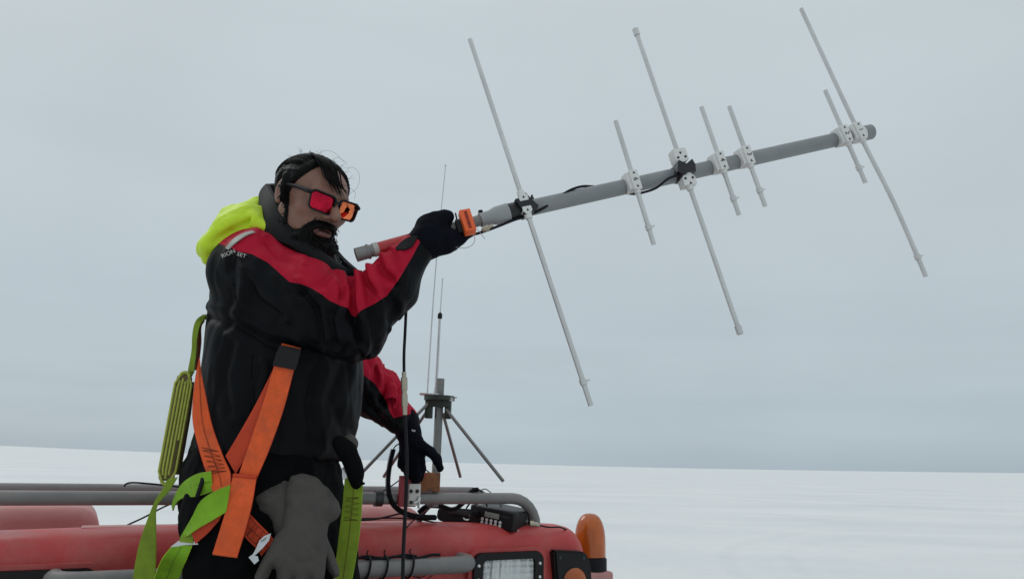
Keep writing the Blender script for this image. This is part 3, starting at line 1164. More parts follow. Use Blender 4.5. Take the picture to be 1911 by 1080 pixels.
ELS = []                                    # (name, crossing x, top px, bottom px, depth half-spread, kind)
for nm, cx, top, bot, dd, kind in (
        ('5', 978, (877, 74), (1103, 757), 0.13, 'taped'),
        ('6', 1184, (1149, 226), (1220, 456), 0.045, 'block'),
        ('0', 1275, (1186, 57), (1382, 624), 0.13, 'driven'),
        ('4', 1345, (1309, 200), (1379, 401), 0.04, 'block'),
        ('3', 1395, (1361, 199), (1428, 385), 0.037, 'block'),
        ('2', 1577, (1540, 169), (1615, 341), 0.035, 'block'),
        ('1', 1606, (1495, 17), (1728, 516), 0.13, 'block')):
    c = on_boom(cx)
    Dc = -(CMI @ (c - CAMP)).z
    view = (CAMP - c).normalized()
    front = (view - BD * view.dot(BD)).normalized()                  # towards the viewer, square to the boom
    D0 = Dc - 0.030
    pt, pbm = PD(*top, D0 + dd), PD(*bot, D0 - dd)
    ed = (pbm - pt).normalized()
    # where the rod passes in front of the boom
    s = (c - pt).dot(ed)
    mid = pt + ed * s
    off = (mid - c).dot(front)
    ELS.append((nm, c, front, ed, mid))
    L = (pbm - pt).length
    er = 0.0066
    xs = [pt, mid, pbm]
    if nm == '1':
        xs = [pt, mid, PD(1668, 378, D0 - 0.06), pbm]
    if kind == 'driven':
        for a, bb in ((pt, mid - ed * 0.018), (mid + ed * 0.018, pbm)):
            e = obj('element', tube([a, bb], er, 14), 'aluminium', ant)
            tip = a if a is pt else bb
            sgn = 1 if a is pt else -1
            q = tip + ed * sgn * (0.0 if a is pt else 0.02)
            obj('tip_collar', lathe(q - ed * 0.004, q + ed, [(0, er), (0, er + 0.0028), (0.022, er + 0.0028), (0.022, er)], 12), 'aluminium', e)
    else:
        e = obj('element', tube(xs, er, 14, sub=1 if len(xs) == 3 else 6), 'aluminium', ant)
        k = 0.062 if dd > 0.1 else 0.05
        lastd = (xs[-1] - xs[-2]).normalized()
        q = pbm - lastd * k
        obj('tip_collar', lathe(q - lastd * 0.006, q + lastd, [(0, er), (0, er + 0.0026), (0.014, er + 0.0026), (0.014, er)], 12), 'aluminium', e)
        obj('set_screw', lathe(q + BD * (er + 0.001), q + BD, [(0, 0.0026), (er + 0.0045, 0.0026), (er + 0.0045, 0.0005)], 8), 'steel', e)
    ax = ed                                                            # along the rod, downwards
    ay = (BD - ed * BD.dot(ed)).normalized()
    az = ax.cross(ay)
    if az.dot(front) < 0:
        az = -az
    if kind == 'block':
        hgt = 0.0285
        blk = obj('mounting_block', box(mid - az * 0.004, ax, ay, az, hgt, 0.0125, 0.0165, 0.0015), 'white_plastic', ant)
        # saddle: chamfered collar hugging the boom on the handle side
        poly = [(-hgt + 0.004, 0.006), (-hgt * 0.95, -0.026), (-0.012, -0.046), (0.012, -0.046), (hgt * 0.95, -0.026), (hgt - 0.004, 0.006)]
        obj('saddle', prism([(x, y) for x, y in poly], mid, ax, az, ay, -0.021, 0.009), 'white_plastic', blk)
        obj('saddle_ring', lathe(c - BD * 0.024, c + BD, [(0, BR), (0, BR + 0.0025), (0.030, BR + 0.0025), (0.030, BR)], 32), 'white_plastic', blk)
        obj('ferrule', lathe(mid + ax * (hgt - 0.001), mid + ax, [(0, 0.0095), (0.010, 0.0088), (0.010, 0.006)], 14), 'white_plastic', blk)
        fc = mid + az * 0.0127
        obj('numeral', text_geo(nm, 0.021, fc, ax, ay, az), 'print_black', blk)
        for sg in (-1, 1):
            q = fc + ax * (sg * 0.020)
            obj('arrow_mark', prism([(0.004, 0), (-0.003, 0.004), (-0.003, -0.004)], q, ax * -1, ay, az, -0.0002, 0.0005), 'print_black', blk)
        for t3 in (-0.5, 0.0, 0.5):
            q = mid + ax * (t3 * hgt) - ay * 0.0212 - az * (0.022 if t3 else 0.030)
            obj('bolt_head', lathe(q + ay * 0.001, q - ay, [(0, 0.0028), (0.0022, 0.0028), (0.0022, 0.0005)], 8), 'galvanised', blk)
    elif kind == 'driven':
        for sg in (-1, 1):
            cc = mid + ax * (sg * 0.036) - az * 0.004
            hp = [(-0.019, -0.016), (0.019, -0.016), (0.020, 0.006), (0.009, 0.021), (-0.009, 0.021), (-0.020, 0.006)]
            if sg < 0:
                hp = [(-0.020, 0.026), (0.020, 0.026), (0.020, -0.010), (0.004, -0.017), (-0.014, -0.017), (-0.020, -0.008)]
            blk = obj('driven_block', prism(hp, cc, ay, -ax, az, -0.016, 0.0165), 'white_plastic', ant)
            obj('ferrule', lathe(mid + ax * sg * 0.052, mid + ax * sg, [(0, 0.0105), (0.012, 0.0095), (0.012, 0.006)], 14), 'white_plastic', blk)
            for sy in (-1, 1):
                q = cc + ay * (sy * 0.0115) + az * 0.0164 - ax * (0.004 * sg if sg > 0 else -0.002)
                obj('bolt_head', lathe(q, q + az, [(0, 0.0036), (0.0015, 0.0036), (0.0018, 0.001)], 10), 'print_black', blk)
            q = cc + ax * (sg * 0.011) + az * 0.0166
            obj('arrow_mark', prism([(0.0045, 0), (-0.0035, 0.0045), (-0.0035, -0.0045)], q, ax * -1 * sg if sg > 0 else ax, ay, az, -0.0002, 0.0006), 'print_black', blk)
        tp = [tube([c - BD * 0.034, c - BD * 0.026, c + BD * 0.018], [BR + 0.001, BR + 0.0035, BR + 0.003], 24)]
        w = [(-0.030, -0.010), (-0.010, -0.022), (0.006, -0.013), (0.024, -0.018), (0.030, 0.004), (0.026, 0.022), (0.004, 0.010), (-0.016, 0.024), (-0.024, 0.010)]
        tp.append(prism(w, mid, ay, -ax, az, -0.030, 0.0185))
        obj('tape_wrap', join(*tp), 'black_tape', ant)
    else:
        tp = [tube([c - BD * 0.046, c - BD * 0.044, c + BD * 0.006, c + BD * 0.008], [BR, BR + 0.0028, BR + 0.0032, BR], 24)]
        w = [(-0.022, 0.020), (0.002, 0.018), (0.010, 0.032), (0.020, 0.012), (0.034, -0.012), (0.016, -0.026), (-0.010, -0.028), (-0.016, -0.004)]
        tp.append(prism(w, mid, ay, -ax, az, -0.030, 0.009))
        obj('tape_wrap', join(*tp), 'black_tape', ant)
        for sg in (-1, 1):
            q = mid + ax * (sg * (0.017 if sg > 0 else 0.020))
            blk = obj('mounting_block', prism([(-0.012, -0.010), (0.012, -0.010), (0.013, 0.002), (0.006, 0.011), (-0.006, 0.011), (-0.013, 0.002)], q - az * 0.002, ay, -ax * sg * -1, az, -0.02, 0.013), 'white_plastic', ant)
            obj('ferrule', lathe(q, q + ax * sg, [(0.008, 0.011), (0.022, 0.0095), (0.022, 0.006)], 14), 'white_plastic', blk)
            obj('arrow_mark', prism([(0.004, 0), (-0.003, 0.0035), (-0.003, -0.0035)], q + az * 0.0112, -ax, ay, az, -0.0002, 0.0005), 'print_black', blk)
        q = c + ZD * (BR + 0.002) + BD * 0.022
        obj('wire_clip', join(tube([q - BD * 0.03, q + BD * 0.004 + ZD * 0.003], 0.003, 8), lathe(q - ZD * 0.004, q + ZD, [(0, 0.007), (0.008, 0.006), (0.011, 0.003), (0.016, 0.0028), (0.016, 0.0005)], 10)), 'black_plastic', ant)

# orange box strapped to the neck
c = on_handle(872)
view = (CAMP - c).normalized()
bz_ = (PD(881, 438, 1.89) - PD(866, 392, 1.92)).normalized()
by_ = (HD - bz_ * HD.dot(bz_)).normalized()
bn = bz_.cross(by_)
if bn.dot(view) < 0:
    bn = -bn
cb = PD(872, 415, -(CMI @ (c - CAMP)).z - 0.036)
ob = obj('orange_box', box(cb, bz_, by_, bn, 0.0325, 0.0145, 0.0135, 0.0018), 'orange_plastic', ant)
obj('lettering', text_geo('PORTABLE', 0.0105, cb + bn * 0.0137, bz_, by_, bn), 'print_black', ob)
obj('groove', box(cb + bn * 0.0132, bz_, by_, bn, 0.026, 0.0045, 0.0005, 0), 'webbing_dark_orange', ob)
obj('box_clamp', join(lathe(c - HD * 0.028, c + HD, [(0, HR), (0, HR + 0.004), (0.022, HR + 0.004), (0.022, HR)], 20),
                      box(c - HD * 0.012 + view * 0.022 - ZD * 0.004, HD, bz_, bn, 0.017, 0.018, 0.010, 0.002)), 'black_plastic', ant)
q = on_handle(853) + ZD * 0.014
obj('stud', lathe(q, q + ZD - HD * 0.25, [(0, 0.0022), (0.024, 0.0022), (0.024, 0.0005)], 8), 'dark_steel', ant)
obj('cable_tie_tail', join(tube([PD(884, 437, 1.885), PD(886, 448, 1.885), PD(880, 458, 1.88), PD(866, 463, 1.88), PD(847, 461, 1.875)], 0.0008, 6, sub=6),
                           tube([PD(890, 427, 1.89), PD(897, 435, 1.89), PD(905, 446, 1.89)], 0.0008, 6)), 'pvc_light', ant)
obj('brass_fitting', lathe(PD(898, 431, 1.9), PD(918, 421, 1.905), [(0, 0.002), (0.004, 0.005), (0.012, 0.0075), (0.022, 0.0075), (0.022, 0.004), (0.034, 0.004), (0.034, 0.001)], 12), 'brass', ant)

# coaxial feed line taped along the boom, then down to the radio
c0 = -(CMI @ (on_boom(1100) - CAMP)).z
ant_cable = obj('feed_cable', join(
    tube([on_boom(1272) + ELS[2][2] * 0.030, PD(1250, 332, 2.055), PD(1226, 350, 2.045), PD(1205, 358, 2.04), PD(1183, 362, 2.045), PD(1168, 360, 2.065)], 0.0034, 8, sub=6),
    tube([PD(1108, 348, 2.06), PD(1086, 348, 2.02), PD(1062, 356, 2.0), PD(1035, 374, 1.985), PD(1010, 391, 1.96), PD(985, 402, 1.95), PD(958, 411, 1.945), PD(925, 424, 1.92), PD(890, 436, 1.9), PD(862, 440, 1.888)], 0.0036, 8, sub=6)),
    'black_rubber', ant)

cable = thing('coax_cable', 'black coaxial cable hanging from forearm with brass connector midway', 'cable', tuple(P(752, 1100, 1.80)))
YC = 1.80
obj('cable', join(tube([P(758, 575, YC), P(756, 620, YC), P(754, 660, YC), P(754, 698, YC)], 0.0037, 8, sub=6),
                  tube([P(755.5, 770, YC), P(757, 800, YC), P(759, 850, YC), P(758, 920, YC + 0.005), P(754, 1000, YC + 0.01), P(752, 1060, YC + 0.01), P(751, 1190, YC + 0.01)], 0.0044, 8, sub=6)), 'black_rubber', cable)
p0c, p1c = P(754, 694, YC), P(755.5, 774, YC)
Lc = (p1c - p0c).length
prof_c = [(0, .003), (0, .0055), (.13, .0055), (.13, .008), (.42, .008), (.42, .0062), (.52, .0062), (.52, .0078), (.80, .0078), (.80, .0062), (.97, .0058), (1.0, .0048)]
obj('connector', lathe(p0c, p1c, [(t * Lc, r) for t, r in prof_c], 16), 'brass', cable)

# ------------------------------------------------------------------ ground-plane antenna on its mast
MV = 0.05
mu, mz = PV(812, 912, MV)
mb = W(mu, MV, mz)
YM = mb.y
mt = P(822, 706, YM)
mast = thing('ground_plane_antenna', 'whip antenna mast with splayed drooping radials clamped to roof rail', 'antenna', tuple(mb))
md = (mt - mb).normalized()
mx_ = Vector((1, 0, 0))
mx_ = (mx_ - md * mx_.dot(md)).normalized()
my_ = md.cross(mx_)
a45 = (mx_ * math.cos(rad(20)) + my_ * math.sin(rad(20)))
b45 = md.cross(a45)
obj('mast', box((mb + mt) / 2 - md * 0.03, a45, b45, md, 0.0125, 0.0125, (mt - mb).length / 2 + 0.03, 0.0025), 'galvanised', mast)
cl = P(820, 745, YM)
obj('collar', join(prism([(0.055 * math.cos(rad(30 * i + 10)), 0.055 * math.sin(rad(30 * i + 10))) for i in range(12)], cl, mx_, my_, md, -0.004, 0.012),
                   box(cl + md * -0.008 - my_ * 0.02, mx_, my_, md, 0.040, 0.008, 0.020, 0.002),
                   box(cl + mx_ * -0.035 - md * 0.03 - my_ * 0.006, mx_, my_, md, 0.013, 0.018, 0.038, 0.003),
                   box(cl + mx_ * 0.033 - md * 0.03 - my_ * 0.006, mx_, my_, md, 0.011, 0.018, 0.038, 0.003)), 'green_paint', mast)
obj('collar_plate', box(cl - mx_ * 0.035 + md * 0.016, mx_, my_, md, 0.034, 0.03, 0.003, 0.001), 'steel', mast)
obj('clamp_bolt', tube([cl + mx_ * 0.035 + md * 0.006, cl + mx_ * 0.062 + md * 0.010], 0.0035, 8), 'steel', mast)
obj('clamp_nut', lathe(cl + mx_ * 0.044 - my_ * 0.02, cl + mx_ * 0.044 - my_, [(0, 0.008), (0.012, 0.008), (0.012, 0.001)], 8), 'steel', mast)
for (x0, y0, d0, x1, y1, d1) in ((833, 764, -0.02, 939, 897, -0.16), (827, 772, 0.03, 859, 889, 0.26), (802, 749, -0.02, 676, 881, -0.10), (803, 757, 0.04, 716, 889, 0.22)):
    e = obj('radial', tube([P(x0, y0, YM + d0), P(x1, y1, YM + d1)], 0.0058, 10), 'galvanised', mast)
w0, w1 = P(797, 740, YM + 0.02), P(831.5, 309, YM + 0.02)
obj('whip', join(tube([w0, w0.lerp(w1, 0.5) + mx_ * -0.006, w1], [0.0030, 0.0024, 0.0017], 8, sub=10), lathe(w1 - ZD * 0.004, w1 + ZD, [(0, 0.002), (0.002, 0.0035), (0.006, 0.0035), (0.008, 0.001)], 8)), 'steel', mast)
v0_, v1_, v2_ = P(813, 740, YM), P(821, 590, YM), P(826, 521, YM)
obj('whip', join(lathe(v0_, v1_, [(0, 0.010), (0.02, 0.008), (0.035, 0.0052), ((v1_ - v0_).length, 0.0048)], 10), tube([v1_, v2_], 0.0020, 8), lathe(v2_ - ZD * 0.002, v2_ + ZD, [(0, 0.003), (0.005, 0.003), (0.006, 0.001)], 8)), 'steel', mast)
obj('loading_coil', lathe(v1_ - (v2_ - v1_).normalized() * 0.01, v2_, [(0, 0.004), (0.002, 0.0085), (0.018, 0.0085), (0.022, 0.005), (0.026, 0.002)], 12), 'black_plastic', mast)

# bracket plates that hold the mast foot on the rail
bvv = -0.045
def PB(px, py, v=bvv):
    u, z = PV(px, py, v)
    return W(u, v, z)


br_ = thing('mast_bracket', 'rusty brown and red steel bracket with white bolted plate on roof rail', 'bracket', tuple(PB(785, 945)))
def plate(px0, py0, px1, py1, v0, v1):
    ua, za = PV(px0, py0, v0)
    ub, zb_ = PV(px1, py1, v0)
    return box(W((ua + ub) / 2, (v0 + v1) / 2, (za + zb_) / 2), UD, VD, ZD, abs(ub - ua) / 2, abs(v1 - v0) / 2, abs(za - zb_) / 2, 0.002)


obj('red_plate', plate(747, 887, 776, 945, -0.035, -0.022), 'bracket_red', br_)
obj('rusty_box', plate(776, 881, 821, 917, -0.018, 0.07), 'rust', br_)
obj('red_edge', plate(772, 883, 797, 889, -0.028, -0.020), 'bracket_red', br_)
wp = obj('white_plate', plate(765, 902, 784, 943, -0.050, -0.037), 'bracket_white', br_)
for (x, y) in ((767, 916), (778.5, 916), (767, 937)):
    q = PB(x, y, -0.051)
    obj('bolt', lathe(q, q - VD, [(0, 0.0065), (0.003, 0.0065), (0.003, 0.004), (0.007, 0.004), (0.007, 0.001)], 8), 'dark_steel', wp)
obj('u_clamp', join(tube([PB(772, 938, -0.055), PB(780, 934, -0.055), PB(783, 926, -0.055), PB(781, 948, -0.05)], 0.004, 8, sub=4)), 'steel', br_)

# ------------------------------------------------------------------ mobile radio on the roof edge
RY = VF + 0.10
ru, rz = PV(938, 990, RY)
rc = W(ru, RY, 0)
ra_ = rad(30)
tilt = rad(7)
fx0 = Vector((math.cos(ra_), -math.sin(ra_), 0))          # along the front, to the right and nearer
fn0 = Vector((-math.sin(ra_), -math.cos(ra_), 0))         # out of the front
fx = (fx0 * math.cos(tilt) - ZD * math.sin(tilt))
fz = (ZD * math.cos(tilt) + fx0 * math.sin(tilt))
fn = fn0
rp0 = P(917, 968, P(917, 990, rc.y).y)
Dr = 2.62
rp0 = PD(916, 966, Dr)                                     # centre of the front panel
radio = thing('mobile_radio', 'black mobile radio transceiver with display and keypad lying on red roof', 'radio', tuple(rp0 - fz * 0.03 - fn * 0.08))
hw, hh = 0.092, 0.0325
sec = rrect(hw, hh, 0.008)
obj('front_panel', box(rp0 - fn * 0.022, fx, fn, fz, hw, 0.022, hh, 0.006, 3), 'black_plastic', radio)
obj('chassis', box(rp0 - fn * 0.115 + fz * 0.0015, fx, fn, fz, hw - 0.006, 0.078, hh - 0.005, 0.004, 2), 'black_plastic', radio)
obj('chassis_lid', box(rp0 - fn * 0.112 + fz * (hh - 0.002), fx, fn, fz, hw - 0.014, 0.070, 0.002, 0.001, 1), 'dark_steel', radio)
dsp = obj('display_bezel', box(rp0 + fx * 0.004 + fz * 0.010, fx, fn, fz, 0.034, 0.0016, 0.0125, 0.001), 'black_rubber', radio)
obj('display', box(rp0 + fx * 0.004 + fz * 0.010 + fn * 0.0012, fx, fn, fz, 0.030, 0.0012, 0.0092, 0.0006), 'lcd', radio)
for j in range(2):
    for i in range(5):
        q = rp0 + fx * (-0.034 + i * 0.0185) + fz * (-0.0085 - j * 0.0115)
        obj('key', lathe(q - fn * 0.001, q + fn, [(0, 0.0060), (0.0026, 0.0058), (0.0034, 0.0035)], 10), 'key_grey', radio)
q = rp0 - fx * 0.060 + fz * 0.004
obj('volume_knob', lathe(q - fn * 0.001, q + fn, [(0, 0.013), (0.006, 0.0125), (0.016, 0.0105), (0.017, 0.004)], 18), 'black_rubber', radio)
obj('speaker_slot', box(rp0 + fx * 0.056 + fz * 0.014, fx, fn, fz, 0.018, 0.0008, 0.003, 0), 'dark_steel', radio)
# four-pointed star on the side of the chassis
sp = rp0 + fx * (hw - 0.0055) - fn * 0.112
star = []
for i in range(8):
    a = rad(45 * i)
    r = (0.019 if i % 4 == 2 else 0.013) if i % 2 == 0 else 0.0034
    if i % 4 == 2 or i % 4 == 0:
        r = 0.019 if i in (2, 6) else 0.014
    star.append((r * math.cos(a), r * math.sin(a)))
obj('star_emblem', prism(star, sp, -fn, fz, fx, -0.001, 0.0008), 'steel', radio)
obj('side_rail', box(rp0 + fx * (hw - 0.012) - fn * 0.11 - fz * (hh - 0.004), fx, fn, fz, 0.012, 0.07, 0.002, 0.0005), 'steel', radio)
obj('mounting_screw', lathe(rp0 - fx * hw - fn * 0.02 - fz * 0.01, rp0 - fx * (hw + 0.02) - fn * 0.02 - fz * 0.01, [(0, 0.009), (0.006, 0.009), (0.010, 0.005), (0.012, 0.001)], 12), 'steel', radio)
q = PD(996, 977, 2.60)
obj('antenna_socket', lathe(q - Vector((0.014, 0, 0.0)), q + Vector((1, 0.2, -0.12)) * 0.04, [(0, 0.011), (0.014, 0.011), (0.014, 0.008), (0.03, 0.008), (0.036, 0.004)], 14), 'brass', radio)
# hand microphone lying beside the control head
mc = PD(852, 962, 2.70)
mic = thing('hand_microphone', 'black speaker microphone lying left of the mobile radio on the roof', 'microphone', tuple(mc - ZD * 0.03))
mfx = (Vector((0.97, -0.15, 0)) * math.cos(rad(5)) - ZD * math.sin(rad(5))).normalized()
mfn = Vector((-0.15, -0.97, 0.1))
mfn = (mfn - mfx * mfn.dot(mfx)).normalized()
mfz = mfn.cross(mfx) * 1
if mfz.z < 0:
    mfz = -mfz
mo = rrect(0.072, 0.030, 0.022)
mo = [(x, y * (1.0 - 0.16 * (x < 0))) for x, y in mo]
bm = bmesh.new()
ge = prism(mo, mc, mfx, mfz, mfn, -0.03, 0.012)
vs = [bm.verts.new(v) for v in ge[0]]
for f in ge[1]:
    bm.faces.new([vs[i] for i in f])
bmesh.ops.bevel(bm, geom=[e for e in bm.edges if any(len(f.verts) > 4 for f in e.link_faces)], offset=0.008, segments=3, affect='EDGES')
bm.verts.index_update()
obj('shell', (np.array([tuple(v.co) for v in bm.verts]), [[v.index for v in f.verts] for f in bm.faces]), 'black_plastic', mic)
bm.free()
obj('talk_bar', box(mc + mfx * 0.012 + mfz * 0.012 + mfn * 0.014, mfx, mfn, mfz, 0.040, 0.003, 0.008, 0.002), 'dark_steel', mic)
obj('hang_clip', join(tube([mc + mfx * 0.030 + mfn * 0.014 - mfz * 0.004, mc + mfx * 0.040 + mfn * 0.022 - mfz * 0.010, mc + mfx * 0.052 + mfn * 0.018 - mfz * 0.008], 0.0035, 8, sub=4)), 'steel', mic)


def coil(path, R=0.0075, r=0.0021, pitch=0.0052, sub=14):
    q = catmull(path, sub)
    seg = [0]
    for i in range(1, len(q)):
        seg.append(seg[-1] + (q[i] - q[i - 1]).length)
    T, N = frames(q)
    n = int(seg[-1] / pitch * 10)
    out = []
    for k in range(n + 1):
        s = seg[-1] * k / n
        i = min(len(q) - 2, int(np.searchsorted(seg, s, side='right') - 1))
        t = (s - seg[i]) / max(1e-9, seg[i + 1] - seg[i])
        p = q[i].lerp(q[i + 1], t)
        nn = N[i].lerp(N[i + 1], t)
        bb = T[i].cross(nn)
        a = 2 * math.pi * s / pitch
        out.append(p + nn * (R * math.cos(a)) + bb * (R * math.sin(a)))
    return tube(out, r, 5)


c1 = [PD(734, 838, 2.45), PD(727, 868, 2.44), PD(724, 905, 2.43), PD(732, 938, 2.43), PD(755, 957, 2.45), PD(785, 964, 2.50), PD(812, 965, 2.56)]
cord = thing('coiled_cord', 'black coiled microphone cord looping left of the bracket', 'cord', tuple(c1[-1]))
obj('coil', coil(c1), 'black_rubber', cord)
obj('core', tube(c1, 0.0055, 8, sub=8), 'black_rubber', cord)
obj('lead', tube([c1[0], PD(739, 831, 2.46), PD(750, 826, 2.50), PD(762, 830, 2.55)], 0.0022, 6, sub=6), 'black_rubber', cord)
c2 = [PD(782, 955, 2.57), PD(797, 944, 2.56), PD(822, 944, 2.58), PD(845, 950, 2.60), PD(866, 936, 2.60), PD(880, 916, 2.60), PD(893, 913, 2.61)]
cord2 = thing('coiled_cord', 'black coiled cord arching over the microphone towards the radio', 'cord', tuple(c2[0]))
obj('coil', coil(c2, 0.0070), 'black_rubber', cord2)
obj('core', tube(c2, 0.005, 8, sub=8), 'black_rubber', cord2)
obj('lead', join(tube([c2[-1], PD(900, 918, 2.61), PD(896, 930, 2.60), PD(884, 945, 2.60)], 0.0022, 6, sub=6),
                 tube([PD(870, 948, 2.59), PD(880, 935, 2.59), PD(895, 926, 2.60), PD(905, 932, 2.62), PD(909, 944, 2.63)], 0.0032, 6, sub=6)), 'black_rubber', cord2)


def wire(label, pts, r=0.0022, sub=8, name='loose_wire', m='black_rubber'):
    return obj(name, tube(pts, r, 6, sub=sub), m, label=label, cat='wire')


wire('thin black wire looping beside the gloved hand down to the roof rail', [PD(712, 917, 2.55), PD(735, 903, 2.53), PD(757, 886, 2.52), PD(770, 880, 2.53)])
wire('thin black wire loop curling round the connector under the gloved hand', [PD(795, 876, 2.53), PD(803, 884, 2.54), PD(801, 895, 2.54), PD(790, 902, 2.53), PD(775, 902, 2.52)])
wire('thin black wire arching above the radio over the roof rail', [PD(893, 921, 2.62), PD(902, 912, 2.66), PD(913, 916, 2.70), PD(930, 936, 2.72), PD(944, 957, 2.70)], 0.0018)
wire('black cable running from the radio along the roof towards the beacon', [PD(1008, 980, 2.62), PD(1025, 983, 2.64), PD(1045, 983, 2.68), PD(1058, 988, 2.72)], 0.0028)
wire('black cable lying along the roof edge behind the green strap', [PD(640, 968, 2.40), PD(668, 970, 2.42), PD(700, 968, 2.44), PD(728, 962, 2.46), PD(752, 956, 2.47)], 0.003)
wire('thin black wire slanting down the red face below the coiled cord', [PD(795, 955, 2.50), PD(770, 972, 2.44), PD(740, 1005, 2.38), PD(716, 1034, 2.33)], 0.0022)
wire('thin black wire along the roof towards the radio foot', [PD(675, 967, 2.45), PD(740, 966, 2.50), PD(790, 970, 2.55), PD(830, 978, 2.58)], 0.0024)
wire('thin vertical black wire hanging behind the bracket', [PD(793, 918, 2.62), PD(794, 935, 2.62), PD(793, 958, 2.60)], 0.0016)
wire('black wire loop standing on the left end of the roof rail', [PD(335, 908, 2.30), PD(290, 903, 2.27), PD(250, 900, 2.25), PD(236, 902, 2.24), PD(232, 907, 2.24)], 0.0028)
wire('black wire rising from the roof to the rail left of the person', [PD(228, 987, 2.40), PD(236, 980, 2.40), PD(268, 965, 2.42), PD(300, 948, 2.44), PD(322, 938, 2.46)], 0.003)
wire('flat black strip lying on the roof behind the hanging green strap', [PD(225, 987, 2.42), PD(270, 984, 2.44), PD(335, 979, 2.48)], 0.0045)
# black cable tied to the grab bar
tie = thing('tied_cable', 'black cable bundle tied round the grey grab bar below the roof', 'cable', tuple(W(PV(760, 1050, gv)[0], gv, zg)))
ua, ub = PV(660, 1050, gv)[0], PV(820, 1045, gv)[0]
pts = [W(lerp(ua, ub, t), gv - 0.006 + 0.004 * math.sin(9 * t), zg + rg + 0.004 + 0.004 * math.sin(14 * t + 1)) for t in np.linspace(0, 1, 12)]
obj('cable', join(tube(pts, 0.0045, 8, sub=3), tube([p + ZD * 0.004 + UD * 0.02 for p in pts[:8]], 0.003, 8, sub=3)), 'black_rubber', tie)
for x in (684, 716, 764):
    uu = PV(x, 1050, gv)[0]
    ringp = [W(uu + 0.006 * math.sin(rad(i * 15)), gv + (rg + 0.006) * math.cos(rad(i * 15)), zg + 0.002 + (rg + 0.007) * math.sin(rad(i * 15))) for i in range(25)]
    obj('tie_loop', join(tube(ringp, 0.0034, 6), tube([ringp[5], ringp[5] + ZD * 0.012 - UD * 0.004, ringp[5] + ZD * 0.018], 0.0022, 6)), 'black_rubber', tie)
obj('loose_end', join(tube([PD(763, 1065, 2.30), PD(775, 1076, 2.30), PD(792, 1074, 2.31), PD(808, 1062, 2.33)], 0.0018, 6, sub=6),
                      tube([PD(772, 1064, 2.30), PD(785, 1080, 2.30), PD(800, 1078, 2.31), PD(818, 1060, 2.34)], 0.0018, 6, sub=6),
                      tube([PD(690, 1065, 2.24), PD(678, 1085, 2.24), PD(674, 1110, 2.24)], 0.0026, 6, sub=6)), 'black_rubber', tie)

# ------------------------------------------------------------------ the person
YT = 1.94
LAT = Vector((0.45, 0.893, 0))              # towards his left side
FAC = Vector((0.893, -0.45, 0))             # the way his chest faces
foot = P(470, 900, 1.92)
man = thing('person', 'person in red and black jacket and orange harness aiming a yagi antenna', 'person', (foot.x, foot.y, DZ))


def loft(X, Y, Z, rows, yt, ratio=1.2, pw=2.3, kz=0.02):
    """stacked ellipses through picture rows (py, left px, right px) at distance yt"""
    zs, cx, cy, rb = [], [], [], []
    for py, xl, xr in rows:
        a, b_ = P(xl, py, yt), P(xr, py, yt)
        hwid = (b_.x - a.x) / 2
        zs.append((a.z + b_.z) / 2)
        cx.append((a.x + b_.x) / 2)
        cy.append(yt)
        rb.append(hwid / math.sqrt((ratio * LAT.x) ** 2 + FAC.x ** 2))
    o = np.argsort(zs)
    zs, cx, cy, rb = (np.array(q)[o] for q in (zs, cx, cy, rb))
    zz = Z
    x, y = X - np.interp(zz, zs, cx), Y - np.interp(zz, zs, cy)
    r = np.interp(zz, zs, rb)
    la = (x * LAT.x + y * LAT.y) / (r * ratio)
    fa = (x * FAC.x + y * FAC.y) / r
    d = ((np.abs(la) ** pw + np.abs(fa) ** pw) ** (1 / pw) - 1) * r
    return smax(d, np.maximum(zs[0] - zz, zz - zs[-1]), kz)


T_DX, P_DX = (32, -4), (27, -20)


def w3(p):
    return (p.x, p.y, p.z)


RS, RM, RE = P(468, 503, 1.82), P(572, 560, 1.785), P(652, 598, 1.765)
RF, RW = P(728, 532, 1.775), P(786, 456, 1.80)
LS, LE, LF, LW = P(580, 520, 2.10), PD(646, 692, 2.30), PD(706, 735, 2.36), PD(756, 787, 2.42)
T_ROWS = [(428, 510, 585), (445, 470, 605), (470, 425, 628), (505, 404, 646), (560, 390, 660), (620, 380, 667), (700, 369, 669), (760, 363, 663), (800, 358, 653), (830, 352, 645), (856, 350, 643)]
T_ROWS = [(y, a + T_DX[0], b_ + T_DX[1]) for y, a, b_ in T_ROWS]


